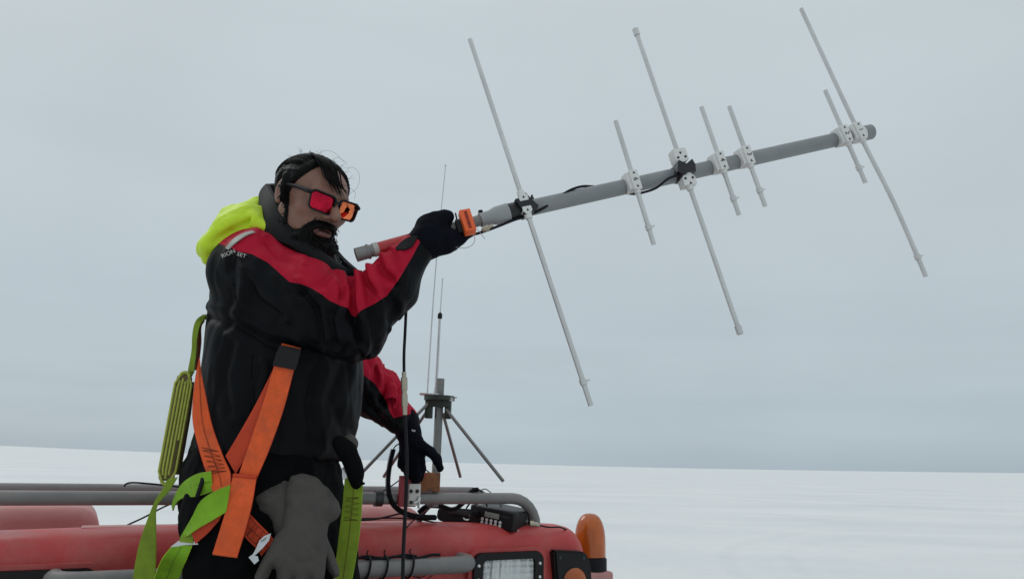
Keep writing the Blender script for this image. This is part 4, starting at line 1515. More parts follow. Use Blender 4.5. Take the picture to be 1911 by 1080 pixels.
def jacket_f(X, Y, Z):
    t = loft(X, Y, Z, T_ROWS, YT)
    ra = chain(X, Y, Z, [w3(RS), w3(RM), w3(RE)], [0.104, 0.102, 0.088], 0.03)
    fa = chain(X, Y, Z, [w3(RE), w3(RF), w3(RW)], [0.088, 0.070, 0.043], 0.02)
    ra = smin(ra, fa, 0.022)
    la = chain(X, Y, Z, [w3(LS), w3(LE), w3(LF), w3(LW)], [0.105, 0.092, 0.078, 0.045], 0.03)
    d = smin(t, ra, 0.035)
    d = smin(d, la, 0.04)
    # pinched folds: inner elbow, armpit, sleeve creases, waist
    for a, b_, r in ((P(654, 498, 1.70), P(660, 585, 1.674), 0.016), (P(672, 500, 1.705), P(690, 545, 1.695), 0.010),
                     (P(708, 488, 1.71), P(722, 520, 1.705), 0.009), (P(415, 590, 1.72), P(500, 640, 1.68), 0.016),
                     (P(400, 640, 1.74), P(450, 600, 1.70), 0.012), (P(560, 660, 1.68), P(640, 655, 1.70), 0.022),
                     (PD(700, 690, 2.28), PD(712, 740, 2.27), 0.010), (PD(727, 725, 2.32), PD(722, 765, 2.30), 0.009),
                     (P(600, 720, 1.73), P(650, 800, 1.76), 0.014), (P(560, 700, 1.70), P(570, 790, 1.71), 0.012)):
        d = smax(d, -cone(X, Y, Z, w3(a), w3(b_), r, r), 0.02)
    return d


lo = (min(RS.x, -1.02), 1.60, P(500, 880, YT).z)
hi = (P(830, 450, 1.8).x, 2.62, P(500, 395, YT).z)
JV, JQ = sdf_mesh(jacket_f, (-0.98, 1.58, lo[2]), (hi[0], 2.62, hi[2]), 0.0045)
JV = relax(JV, JQ, 1, 0.5)
N = vnormals(JV, JQ)
an = JV * np.array([1.0, 1.0, 0.50])
fold = -crumple(an, 4.6, 3.0, 2)
fine = crumple(an, 11.0, 9.0, 2)
elb = np.exp(-(np.linalg.norm(JV - np.array(w3(RE)), axis=1) / 0.16) ** 2)
lelb = np.exp(-(np.linalg.norm(JV - np.array(w3(LF)), axis=1) / 0.14) ** 2)
fa_d = cone(JV[:, 0], JV[:, 1], JV[:, 2], w3(RF), w3(RW), 0.0, 0.0)      # the tight forearm ripples less
calm = np.clip((fa_d - 0.05) / 0.12, 0.12, 1)
fold = fold * calm - 0.10 * (1 - calm)
JV = JV + N * (0.030 * fold + 0.0075 * fine + (0.008 * elb + 0.014 * lelb) * fine)[:, None]


def creases(V, N, lines, sel):
    """press sharp fold valleys with a raised lip beside them along lines on the near side of the cloth"""
    px_, py_ = projA(V)
    disp = np.zeros(len(V))
    for amp, wid, pts in lines:
        d = np.full(len(V), 1e9)
        for (x0, y0), (x1, y1) in zip(pts[:-1], pts[1:]):
            ex, ey = x1 - x0, y1 - y0
            t = np.clip(((px_ - x0) * ex + (py_ - y0) * ey) / (ex * ex + ey * ey), 0, 1)
            sd = (px_ - x0 - ex * t) * ey - (py_ - y0 - ey * t) * ex
            dd = np.hypot(px_ - x0 - ex * t, py_ - y0 - ey * t) * np.where(sd >= 0, 1, -1)
            d = np.where(np.abs(dd) < np.abs(d), dd, d)
        disp += -amp * np.exp(-np.abs(d / wid) ** 1.3) + 0.75 * amp * np.exp(-((d - 2.3 * wid) / (1.3 * wid)) ** 2)
    return V + N * (disp * sel)[:, None]


NEARC = [(0.024, 6, [(652, 496), (657, 540), (662, 592), (672, 640)]), (0.014, 5, [(676, 500), (684, 525), (700, 548)]), (0.012, 5, [(706, 486), (716, 508), (732, 520)]),
         (0.007, 5, [(735, 475), (745, 500), (742, 530)]), (0.008, 8, [(430, 478), (436, 520), (430, 570), (420, 610)]), (0.012, 9, [(392, 592), (440, 604), (500, 640), (540, 650)]),
         (0.012, 6, [(560, 536), (590, 575), (600, 640)]), (0.010, 6, [(640, 545), (615, 590), (625, 640)]), (0.008, 5, [(630, 510), (640, 540), (640, 570)]), (0.008, 7, [(620, 505), (600, 530), (560, 545)]), (0.009, 7, [(690, 560), (700, 600), (690, 645)]), (0.007, 6, [(720, 540), (735, 570), (728, 600)]),
         (0.010, 9, [(640, 680), (620, 740), (640, 800)]), (0.009, 8, [(590, 690), (575, 750), (585, 830)]), (0.008, 8, [(430, 640), (415, 700), (425, 770)]), (0.008, 7, [(480, 690), (470, 740), (478, 800)]),
         (0.007, 6, [(500, 455), (520, 480), (555, 490)]), (0.008, 7, [(460, 520), (480, 560), (520, 590)])]
FARC = [(0.010, 6, [(690, 672), (700, 700), (690, 735)]), (0.010, 6, [(716, 690), (722, 725), (712, 752)]), (0.009, 6, [(738, 735), (730, 760), (736, 780)]), (0.009, 6, [(668, 720), (690, 760), (720, 790)])]
JV = creases(JV, N, NEARC, (np.einsum('ij,ij->i', N, np.array(CAMP) - JV) > 0) & (JV[:, 1] < 2.0))
JV = creases(JV, N, FARC, (np.einsum('ij,ij->i', N, np.array(CAMP) - JV) > 0) & (JV[:, 1] >= 2.08))
px, py = projA(JV)
bx = [380, 430, 440, 470, 500, 520, 540, 562, 580, 600, 615, 635, 650, 657, 663, 672, 700, 722, 745, 770, 792, 830]
by = [445, 462, 468, 474, 490, 508, 526, 530, 537, 549, 561, 570, 575, 590, 592, 580, 566, 552, 520, 478, 436, 400]
f1 = (np.interp(px, bx, by) - py)
bx2 = [640, 655, 680, 700, 712, 722, 727, 735, 750, 775]
by2 = [665, 683, 700, 716, 735, 748, 768, 780, 776, 770]
f2 = (np.interp(px, bx2, by2) - py)
isl = JV[:, 1] > 2.08
isl &= (py > 600) & (px > 630)
f1 = np.where((px > 618) & (px < 668) & (py < 503), -5, f1)
f = np.where(isl, f2, f1) * 0.001
(redV, redT), (blkV, blkT) = split(JV, JQ, f)
jk = obj('jacket', (blkV, blkT), 'jacket_black', man, kind='raw', sharp=0)
obj('red_panel', (redV, redT), 'jacket_red', jk, kind='raw', sharp=0)

# trousers
P_ROWS = [(800, 364, 640), (840, 348, 640), (870, 335, 645), (900, 327, 646), (940, 322, 642), (965, 326, 640), (990, 340, 640), (1020, 352, 640), (1045, 372, 632)]
P_ROWS = [(y, a + P_DX[0], b_ + P_DX[1]) for y, a, b_ in P_ROWS]
HJ1, HJ2 = P(442, 975, 1.84), P(574, 975, 2.02)
K1, K2 = HJ1 + Vector((0.055, -0.03, -0.41)), HJ2 + Vector((0.10, 0.0, -0.40))
A1, A2 = Vector((HJ1.x + 0.01, HJ1.y + 0.0, DZ + 0.13)), Vector((HJ2.x + 0.06, HJ2.y + 0.04, DZ + 0.13))


def trouser_f(X, Y, Z):
    d = loft(X, Y, Z, P_ROWS, YT - 0.01, ratio=1.12, pw=2.1, kz=0.06)
    d = smin(d, chain(X, Y, Z, [w3(HJ1), w3(K1), w3(A1)], [0.118, 0.092, 0.082], 0.03), 0.04)
    d = smin(d, chain(X, Y, Z, [w3(HJ2), w3(K2), w3(A2)], [0.115, 0.092, 0.082], 0.03), 0.04)
    return d


TV, TQ = sdf_mesh(trouser_f, (-1.0, 1.60, DZ + 0.02), (-0.10, 2.32, P(500, 790, YT).z), 0.0085)
N = vnormals(TV, TQ)
TV = relax(TV + N * (-0.026 * crumple(TV * np.array([1, 1, 0.7]), 7, 21.0, 3))[:, None], TQ, 1, 0.2)
tr = obj('trousers', (TV, TQ), 'trouser_black', man, kind='raw', sharp=0)
for A in (A1, A2):
    def boot_f(X, Y, Z, A=A):
        up = chain(X, Y, Z, [(A.x, A.y, DZ + 0.20), (A.x, A.y, DZ + 0.06)], [0.075, 0.06], 0.02)
        q = A + FAC * 0.17
        d = smin(up, chain(X, Y, Z, [(A.x - FAC.x * 0.03, A.y - FAC.y * 0.03, DZ + 0.05), (q.x, q.y, DZ + 0.045)], [0.055, 0.05], 0.02), 0.04)
        return smax(d, DZ + 0.002 - Z, 0.006)
    BV, BQ = sdf_mesh(boot_f, (A.x - 0.13, A.y - 0.22, DZ - 0.02), (A.x + 0.30, A.y + 0.14, DZ + 0.30), 0.008)
    obj('boot', (BV, BQ), 'boot_black', man, kind='raw', sharp=0)

# ---------------- head
HS = 1.05
target = P(626, 383, 1.735)                 # bridge of the glasses
to_cam = (CAMP - target).normalized()
h_r = (CM @ Vector((1, 0, 0)))
h_r = (h_r - to_cam * h_r.dot(to_cam)).normalized()
h_u = to_cam.cross(h_r)
BAS = Matrix((h_r, h_u, to_cam)).transposed()
YAW, HROLL, HP = rad(33), rad(-20), rad(-3)
HM = BAS @ Matrix.Rotation(HROLL, 3, 'Z') @ Matrix.Rotation(YAW, 3, 'Y') @ Matrix.Rotation(HP, 3, 'X')
HO = target - HM @ (Vector((0, 0.0, 0.103)) * HS)


def hw_(p):
    return HO + HM @ (Vector(p) * HS)


def hA(V):
    return (V * HS) @ np.array(HM).T + np.array(HO)


HMI = HM.inverted()


def hl_(p):
    return (HMI @ (Vector(p) - HO)) / HS


nb1, nb2 = hl_(P(556, 445, 1.90)), hl_(P(545, 490, 1.93))


def head_f(X, Y, Z):
    Y = np.where(Y < 0, Y / 0.92, Y)
    ax = np.abs(X)
    d = ell(X, Y, Z, (0, 0.030, -0.014), (0.076, 0.067, 0.099))
    d = smin(d, ell(X, Y, Z, (0, -0.024, 0.030), (0.063, 0.082, 0.060)), 0.03)
    d = smin(d, ell(X, Y, Z, (0, -0.072, 0.034), (0.053, 0.040, 0.050)), 0.025)
    d = smin(d, ell(X, Y, Z, (0, -0.098, 0.068), (0.022, 0.018, 0.018)), 0.02)
    d = smin(d, ell(ax, Y, Z, (0.044, -0.026, 0.056), (0.022, 0.018, 0.022)), 0.022)
    d = smin(d, cone(ax, Y, Z, (0.0, 0.020, 0.086), (0.036, 0.020, 0.076), 0.011, 0.010), 0.016)
    d = smax(d, -ell(ax, Y, Z, (0.032, 0.000, 0.100), (0.020, 0.013, 0.018)), 0.012)
    d = smin(d, cone(X, Y, Z, (0, 0.012, 0.088), (0, -0.029, 0.119), 0.0080, 0.0130), 0.010)
    d = smin(d, ell(ax, Y, Z, (0.0135, -0.0350, 0.099), (0.0095, 0.0090, 0.012)), 0.007)
    d = smax(d, -ell(ax, Y, Z, (0.0075, -0.045, 0.103), (0.0042, 0.004, 0.006)), 0.004)
    # lips, slightly parted
    up = smin(cone(ax, Y, Z, (0, -0.0640, 0.0985), (0.012, -0.0625, 0.0955), 0.0058, 0.0056), cone(ax, Y, Z, (0.012, -0.0625, 0.0955), (0.025, -0.0700, 0.082), 0.0056, 0.003), 0.004)
    lw = smin(cone(ax, Y, Z, (0, -0.0800, 0.0965), (0.011, -0.0795, 0.0935), 0.0072, 0.0066), cone(ax, Y, Z, (0.011, -0.0795, 0.0935), (0.025, -0.0715, 0.081), 0.0066, 0.003), 0.004)
    d = smin(d, smin(up, lw, 0.003), 0.006)
    d = smax(d, -ell(X, Y, Z, (0, -0.0712, 0.100), (0.019, 0.0030, 0.016)), 0.003)
    # ears
    e = ell(ax, Y, Z, (0.078, -0.004, -0.014), (0.010, 0.033, 0.021))
    e = smax(e, -ell(ax, Y, Z, (0.087, 0.000, -0.009), (0.008, 0.020, 0.011)), 0.006)
    d = smin(d, e, 0.008)
    d = smin(d, chain(X, Y, Z, [(0, -0.050, -0.025), tuple(nb1), tuple(nb2)], [0.058, 0.060, 0.075], 0.03), 0.03)
    return d


hlo = np.minimum(np.array([-0.12, -0.15, -0.14]), np.array(nb2) - 0.07)
hhi = np.maximum(np.array([0.12, 0.15, 0.14]), np.array(nb2) + 0.03)
HV, HQ = sdf_mesh(head_f, tuple(hlo), tuple(hhi), 0.0030)
Xh, Yh, Zh = HV[:, 0], HV[:, 1], HV[:, 2]
Yh = np.where(Yh < 0, Yh / 0.92, Yh)
lipd = ((np.abs(Xh) / 0.027) ** 2 + ((Yh + 0.0715) / (0.0165 - 0.10 * np.abs(Xh) * 0.3)) ** 2)
lips = np.clip((1.15 - lipd) * 2.5, 0, 1) * (Zh > 0.07)
body = obj('body', (hA(HV), HQ), 'skin', man, kind='raw', sharp=0, attrs={'lips': lips})


def polar(X, Z):
    return np.degrees(np.arctan2(np.abs(X), Z))


def beard_th(X, Y, Z):
    Y = np.where(Y < 0, Y / 0.92, Y)
    ph = polar(X, Z)
    yl = np.interp(ph, [0, 12, 20, 28, 40, 50, 60, 70, 78, 84, 90, 96], [-0.0470, -0.0475, -0.0510, -0.064, -0.090, -0.102, -0.100, -0.080, -0.042, 0.002, 0.026, 0.026])
    below = yl - Y
    th = np.clip(below * 0.35, -0.02, 0.0048) + np.clip((-0.086 - Y) * 0.40, 0, 0.014) + (0.007 + 0.009 * (X > 0)) * np.exp(-((ph - 44) / 24) ** 2) * np.clip((-0.080 - Y) / 0.02, 0, 1)
    mouth = (np.abs(X) / 0.0245) ** 2 + ((Y + 0.0770) / 0.0112) ** 2
    th = np.where((Z > 0.05), np.minimum(th, (mouth - 1.0) * 0.010), th)
    patch = np.exp(-((np.abs(X) - 0.016) / 0.012) ** 2 - ((Y + 0.097) / 0.008) ** 2)    # bare skin beside the soul patch
    th = th - np.where(Z > 0.05, 0.006 * patch, 0)
    th = th - np.clip((ph - 88) * 0.0022, 0, 0.03) * (Y > -0.075)
    th = th - np.clip((-0.125 - Y) * 0.9, 0, 0.05)
    return th


def hair_th(X, Y, Z):
    ph = polar(X, Z)
    yl = np.interp(ph, [0, 25, 42, 52, 62, 72, 80, 86, 92, 100, 112, 122, 140, 180], [0.082, 0.084, 0.074, 0.058, 0.040, 0.020, 0.000, -0.022, 0.004, 0.034, 0.030, 0.0, -0.055, -0.075])
    return np.clip((Y - yl) * 0.55, -0.02, 0.0095)


def beard_f(X, Y, Z):
    return head_f(X, Y, Z) - beard_th(X, Y, Z)


def keep_outer(V, Q, th, eps=-0.0012):
    k = th(V[:, 0], V[:, 1], V[:, 2]) > eps
    Q = Q[k[Q].all(1)]
    u, inv = np.unique(Q, return_inverse=True)
    return V[u], inv.reshape(-1, Q.shape[1])


BV, BQ = sdf_mesh(beard_f, (-0.105, -0.155, -0.06), (0.105, 0.05, 0.135), 0.0030)
BV, BQ = keep_outer(BV, BQ, beard_th)
N = vnormals(BV, BQ)
bt = np.clip(beard_th(BV[:, 0], BV[:, 1], BV[:, 2]) / 0.008, 0, 1)
BV = BV + N * ((0.0025 * fbm(BV, 110, 2, 1.0) + 0.002 * fbm(BV, 260, 1, 7.0)) * bt)[:, None]
bd = obj('beard', (hA(BV), BQ), 'hair_black', man, kind='raw', sharp=0)
curls = []
for k in range(420):
    i = rng.integers(len(BV))
    if bt[i] < 0.25:
        continue
    p, nn = Vector(BV[i]), Vector(N[i])
    d0 = (nn * 0.7 + Vector((rng.normal() * 0.5, -0.7 + rng.normal() * 0.35, rng.normal() * 0.5))).normalized()
    L_ = 0.006 + 0.010 * rng.random() * bt[i]
    sd = nn.cross(d0).normalized() * (L_ * 0.5 * rng.choice([-1, 1]))
    curls.append(tube([hw_(p - nn * 0.002), hw_(p + d0 * L_ * 0.5 + sd * 0.6), hw_(p + d0 * L_ * 0.9 + sd * 0.1), hw_(p + d0 * L_ - sd * 0.6)], [0.0011, 0.001, 0.0008, 0.0004], 4, sub=3))
for k in range(900):                        # short hairs thinning out over the cheek
    i = rng.integers(len(BV))
    if bt[i] > 0.55:
        continue
    p, nn = Vector(BV[i]), Vector(N[i])
    p = p + Vector((0, 0.008 * rng.random(), 0))
    dn = Vector((0.25 * (1 if p.x > 0 else -1) * rng.random(), -1, rng.normal() * 0.3)).normalized()
    q_ = p + nn * 0.0012
    curls.append(tube([hw_(q_), hw_(q_ + dn * 0.006 + nn * 0.0008), hw_(q_ + dn * 0.011)], [0.0005, 0.0005, 0.0002], 3))
obj('beard_curls', join(*curls), 'hair_black', bd, kind='stuff')


def hair_f(X, Y, Z):
    return head_f(X, Y, Z) - hair_th(X, Y, Z)


AV, AQ = sdf_mesh(hair_f, (-0.12, -0.10, -0.15), (0.12, 0.16, 0.13), 0.0032)
AV, AQ = keep_outer(AV, AQ, hair_th)
N = vnormals(AV, AQ)
ht = np.clip(hair_th(AV[:, 0], AV[:, 1], AV[:, 2]) / 0.008, 0, 1)
# combed ridges running back from the brow
ang = np.arctan2(AV[:, 0], AV[:, 1] - 0.02)
comb = np.sin(ang * 60 + 5 * fbm(AV, 22, 2, 3.0)) * 0.0005
AV = AV + N * ((comb + 0.003 * fbm(AV, 40, 2, 5.0)) * ht)[:, None]
hr = obj('hair', (hA(AV), AQ), 'hair_black', man, kind='raw', sharp=0)


def skull(dx, dy, dz, off):
    """point on the scalp in direction (dx,dy,dz) from the skull centre"""
    c = np.array([0, 0.030, -0.014])
    v = np.array([dx, dy, dz], dtype=float)
    r = np.array([0.076, 0.067, 0.099])
    t = 1 / np.sqrt(((v / r) ** 2).sum())
    n_ = v / np.linalg.norm(v)
    return Vector(c + v * t + n_ * off)


locks = []
for k in range(520):                        # combed strands: from the brow back over the crown and down the sides
    s = -1 if rng.random() < 0.72 else 1
    a0 = rad(rng.uniform(4, 88))
    pts = []
    o_ = 0.0095 + rng.random() * 0.0035
    for t in np.linspace(0, 1, 6):
        az_ = a0 * (1 - 0.15 * t) + t * 0.10 * rng.normal()
        el = rad(52 - 95 * t * (0.6 + 0.4 * math.sin(a0)) + (40 * math.sin(math.pi * t) * math.cos(a0)))
        th_ = rad(lerp(62, -100, t))
        vx = s * math.sin(a0) * (0.75 + 0.25 * t)
        vy = math.cos(a0) * 0.9 + 0.42 - 0.42 * t * t
        vz = lerp(0.50, -0.95, t)
        pts.append(hw_(skull(vx, vy, vz, o_ * (0.75 if t in (0,) else 1))))
    r0 = rng.uniform(0.0005, 0.0010)
    locks.append(tube(pts, [r0 * 0.6, r0, r0, r0, r0, r0 * 0.4], 4, sub=4))
obj('hair_strands', join(*locks), 'hair_black', hr, kind='stuff')
fr = []
for k in range(30):                         # fringe falling across the forehead
    q = rng.random()
    x0 = -0.048 + 0.044 * q + rng.normal() * 0.004
    e_x = lerp(-0.014, 0.024, q ** 1.2) + rng.normal() * 0.006
    e_y = lerp(0.022, 0.014, q) + abs(rng.normal()) * 0.018
    r0 = rng.uniform(0.0008, 0.0023)
    z1 = 0.100 - 2.2 * e_x ** 2 * 4
    pts = [(x0 * 0.8, 0.106, -0.005), (x0, 0.097 + rng.normal() * 0.002, 0.036), (x0 + 0.004, 0.080 + rng.normal() * 0.002, 0.068), (lerp(x0, e_x, 0.42), 0.052, 0.088), (e_x, e_y, 0.108 - 4.5 * e_x ** 2 + 0.004 * rng.normal())]
    fr.append(tube([hw_(p) for p in pts], [r0, r0 * 1.3, r0 * 1.15, r0 * 0.8, r0 * 0.2], 5, sub=5))
obj('fringe', join(*fr), 'hair_black', hr, kind='stuff')
fly = []
dh = -(CMI @ (HO - CAMP)).z
for pp in ([(600, 296), (596, 288), (606, 281), (622, 284), (636, 296), (642, 304)], [(622, 297), (630, 294), (640, 299), (648, 307)], [(646, 318), (656, 312), (668, 320), (671, 336), (665, 352), (652, 362)],
           [(520, 325), (514, 332), (512, 344)], [(655, 352), (663, 360), (661, 372)], [(545, 300), (532, 306), (524, 316)], [(560, 292), (568, 286), (580, 286), (590, 292)]):
    fly.append(tube([PD(x, y, dh) for x, y in pp], 0.00030, 4, sub=5))
for k in range(60):                         # fine flyaways all over the crown
    vx, vz = rng.uniform(-0.95, 0.95), rng.uniform(-0.9, 0.7)
    vy = math.sqrt(max(0.05, 1 - vx * vx * 0.8 - vz * vz * 0.6))
    p0_ = skull(vx, vy, vz, 0.007)
    out_ = Vector((vx, vy, vz)).normalized()
    d_ = (out_ * 0.5 + Vector((rng.normal(), rng.normal() * 0.4, rng.normal())) * 0.6).normalized()
    L_ = rng.uniform(0.008, 0.024)
    fly.append(tube([hw_(p0_), hw_(p0_ + d_ * L_ * 0.5 + out_ * L_ * 0.25), hw_(p0_ + d_ * L_ + out_ * L_ * 0.1)], 0.00028, 3, sub=4))
obj('stray_hairs', join(*fly), 'hair_black', hr, kind='stuff')

# sunglasses
sg = obj('sunglasses', tube([hw_((-0.010, 0.004, 0.1085)), hw_((0, 0.0065, 0.1115)), hw_((0.010, 0.004, 0.1085))], [0.0034 * HS, 0.003 * HS, 0.0034 * HS], 8, sub=4), 'glasses_frame', man)
for s in (-1, 1):
    cw = rad(13) * s
    lx = Vector((math.cos(cw), 0, -math.sin(cw)))
    lz = Vector((math.sin(cw), 0, math.cos(cw)))
    ly = Vector((0, 1, 0))
    lx, ly, lz = HM @ lx, HM @ ly, HM @ lz
    c = hw_((0.0365 * s, -0.004, 0.1035))
    def shape(hx, hy, r):
        o = []
        for x, y in rrect(hx, hy, r, 6):
            o.append((x * (1 + 0.06 * (y / hy)), y + 0.0015 * s * x / hx))
        return o
    obj('rim', ring_prism(shape(0.0316 * HS, 0.0238 * HS, 0.013), shape(0.0286 * HS, 0.0206 * HS, 0.011), c, lx, ly, lz, -0.0025, 0.0025), 'glasses_frame', sg)
    V, Fc = [], []
    out = shape(0.0291 * HS, 0.0211 * HS, 0.011)
    for ring in range(7):
        t = ring / 6
        for x, y in out:
            V.append(tuple(c + lx * (x * t) + ly * (y * t) + lz * (0.0016 - 6.0 * ((x * t) ** 2 + (y * t) ** 2) + 0.0022)))
    m_ = len(out)
    for ring in range(6):
        for k in range(m_):
            Fc.append([ring * m_ + k, ring * m_ + (k + 1) % m_, (ring + 1) * m_ + (k + 1) % m_, (ring + 1) * m_ + k])
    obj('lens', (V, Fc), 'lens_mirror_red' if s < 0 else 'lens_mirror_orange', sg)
    e0 = Vector((0.0365 * s, -0.004, 0.1035)) + Vector((math.cos(cw), 0, -math.sin(cw))) * 0.0315 * s
    tp = [e0 + Vector((-0.001 * s, 0.016, 0)), e0 + Vector((0.004 * s, 0.0155, -0.006)), Vector((0.0765 * s, 0.0145, 0.050)), Vector((0.0825 * s, 0.013, 0.005)), Vector((0.083 * s, 0.006, -0.020)), Vector((0.082 * s, -0.012, -0.034))]
    obj('temple', tube([hw_(p) for p in tp], [0.0056, 0.0056, 0.0050, 0.0045, 0.0036, 0.002], 8, sub=4), 'glasses_frame', sg)

# collar standing round the neck
near_t = [P(500, 344, 1.95), P(512, 368, 1.845), P(532, 398, 1.79), P(560, 430, 1.765), P(598, 468, 1.765), P(632, 494, 1.79), P(656, 506, 1.83)]
near_b = [P(486, 380, 1.97), P(489, 418, 1.83), P(507, 444, 1.77), P(546, 462, 1.745), P(590, 494, 1.745), P(632, 522, 1.77), P(668, 516, 1.82)]
far_t = [P(500, 344, 1.95), P(522, 346, 2.03), P(560, 372, 2.08), P(600, 425, 2.07), P(632, 472, 2.01), P(660, 500, 1.93)]
far_b = [P(486, 380, 1.97), P(505, 400, 2.06), P(550, 440, 2.12), P(600, 480, 2.10), P(636, 508, 2.03), P(664, 514, 1.94)]
co = obj('collar', join(ribbon(near_t, near_b, 0.011, 7, 6, 0.008), ribbon(far_b, far_t, 0.009, 7, 5, 0.006)), 'collar_black', man, sharp=60)
obj('collar_seam', tube([a.lerp(b_, 0.16) + (CAMP - a).normalized() * 0.010 for a, b_ in zip(near_t, near_b)], 0.0016, 6, sub=6), 'jacket_black', co)
obj('collar_tip', ribbon([P(640, 484, 1.82), P(648, 494, 1.80), P(664, 505, 1.80)], [P(634, 512, 1.79), P(648, 512, 1.785), P(676, 507, 1.80)], 0.006, 5, 3), 'jacket_black', co)


# hood bunched on the shoulders
def hood_f(X, Y, Z):
    near = [P(392, 482, 1.86), P(402, 458, 1.84), P(432, 434, 1.845), P(470, 412, 1.86), P(492, 408, 1.89)]
    rn = [0.014, 0.030, 0.040, 0.040, 0.030]
    d = chain(X, Y, Z, [w3(p) for p in near], rn, 0.03)
    far = [P(392, 480, 1.88), P(398, 462, 1.95), P(425, 440, 2.05), P(480, 425, 2.12)]
    d = smin(d, chain(X, Y, Z, [w3(p) for p in far], [0.014, 0.034, 0.045, 0.04], 0.03), 0.04)
    d = smin(d, chain(X, Y, Z, [w3(P(470, 398, 1.92)), w3(P(482, 384, 1.96)), w3(P(500, 400, 2.0))], [0.030, 0.022, 0.03], 0.02), 0.03)
    d = smin(d, chain(X, Y, Z, [w3(P(478, 418, 1.82)), w3(P(515, 436, 1.785)), w3(P(552, 452, 1.768))], [0.024, 0.012, 0.008], 0.02), 0.03)
    d = smin(d, chain(X, Y, Z, [w3(P(440, 430, 1.88)), w3(P(446, 424, 1.97)), w3(P(462, 422, 2.06))], [0.050, 0.055, 0.050], 0.03), 0.04)
    d = smax(d, -cone(X, Y, Z, w3(P(402, 448, 1.80)), w3(P(470, 412, 1.81)), 0.010, 0.008), 0.012)
    d = smax(d, -cone(X, Y, Z, w3(P(425, 412, 1.82)), w3(P(460, 396, 1.85)), 0.008, 0.006), 0.012)
    return d


OV, OQ = sdf_mesh(hood_f, (-0.95, 1.70, P(400, 520, 1.9).z), (-0.52, 2.20, P(480, 350, 1.9).z), 0.0045)
N = vnormals(OV, OQ)
OV = OV + N * (-0.008 * crumple(OV * np.array([1, 1, 1.6]), 8, 2.0, 2) + 0.0035 * crumple(OV, 22, 4.0, 2))[:, None]
hd = obj('hood', (OV, OQ), 'hi_vis_yellow', man, kind='raw', sharp=0)
obj('hood_lining', tube([P(394, 496, 1.84), P(412, 478, 1.795), P(426, 463, 1.775), P(440, 449, 1.765), P(462, 436, 1.765)], [0.008, 0.012, 0.012, 0.009, 0.004], 8, sub=5), 'lining_orange', hd)

BVH = None


def rebuild_bvh(meshes):
    V, Fc, n_ = [], [], 0
    for v, f_ in meshes:
        v = np.asarray(v)
        V += [tuple(p) for p in v]
        Fc += [[i + n_ for i in q] for q in np.asarray(f_).tolist()]
        n_ += len(v)
    return BVHTree.FromPolygons(V, Fc)


BVH = rebuild_bvh([(JV, JQ), (TV, TQ)])


def hitD(px_, py_, default):
    d = ray(px_, py_)
    h_, _, _, dist = BVH.ray_cast(CAMP, d.normalized())
    if h_ is None:
        return default
    return dist / d.length


def SPt(px_, py_, off=0.006, default=1.8):
    return PD(px_, py_, hitD(px_, py_, default) - off)


# reflective piping between hood and shoulder, letters on the sleeve head, cuff tab
obj('piping', ribbon([SPt(x, y, 0.006) for x, y in ((421, 463), (430, 452), (442, 442), (456, 435), (470, 431))], [SPt(x, y, 0.006) for x, y in ((427, 466), (436, 456), (449, 446), (462, 438), (476, 433))], 0.003, 5, 2), 'piping_grey', jk)
TD = min(hitD(x, y, 1.9) for x, y in ((415, 478), (418, 474), (425, 472), (430, 471), (436, 470), (445, 475), (450, 477), (455, 478), (459, 480))) - 0.001
tpts = [(414, 477), (421, 471), (429.5, 469), (438.5, 470.5), (444, 474.5), (449, 476.5), (454.5, 477.5)]
for body_, (xa, ya), (xb, yb) in (('RION', (412, 479), (440, 467)), ('SET', (441.5, 473), (460, 479))):
    pa_, pb_ = PD(xa, ya, TD), PD(xb, yb, TD)
    ax_ = (pb_ - pa_).normalized()
    vz = (CAMP - pa_).normalized()
    ax_ = (ax_ - vz * ax_.dot(vz)).normalized()
    obj('lettering', text_geo(body_, 0.0132, (pa_ + pb_) / 2, ax_ * 1.05, vz.cross(ax_), vz, 0.0012), 'lettering_white', jk)
tabL = [SPt(x, y, 0.007) for x, y in ((738, 463), (750, 451), (766, 442), (780, 441))]
tabR = [SPt(x, y, 0.007) for x, y in ((740, 466), (756, 465), (769, 459), (775, 450))]
obj('armhole_seam', tube([SPt(x, y, 0.001) for x, y in ((441, 476), (436, 500), (434, 530), (440, 560), (452, 585))], 0.0017, 5, sub=4), 'jacket_black', jk)
obj('back_seam', tube([SPt(x, y, 0.001) for x, y in ((470, 660), (468, 700), (474, 750), (470, 800))], 0.0017, 5, sub=4), 'jacket_black', jk)
obj('cuff_tab', ribbon(tabL, tabR, 0.004, 6, 3), 'collar_black', jk)

# ---------------- gloves
gc = on_handle(822)
gv_ = (CAMP - gc).normalized()
gF = (gv_ - HD * gv_.dot(HD)).normalized()
gU = HD.cross(gF)
if gU.z < 0:
    gU = -gU


def ga(s, th_, r):
    return gc + HD * s + gF * (r * math.cos(rad(th_))) + gU * (r * math.sin(rad(th_)))


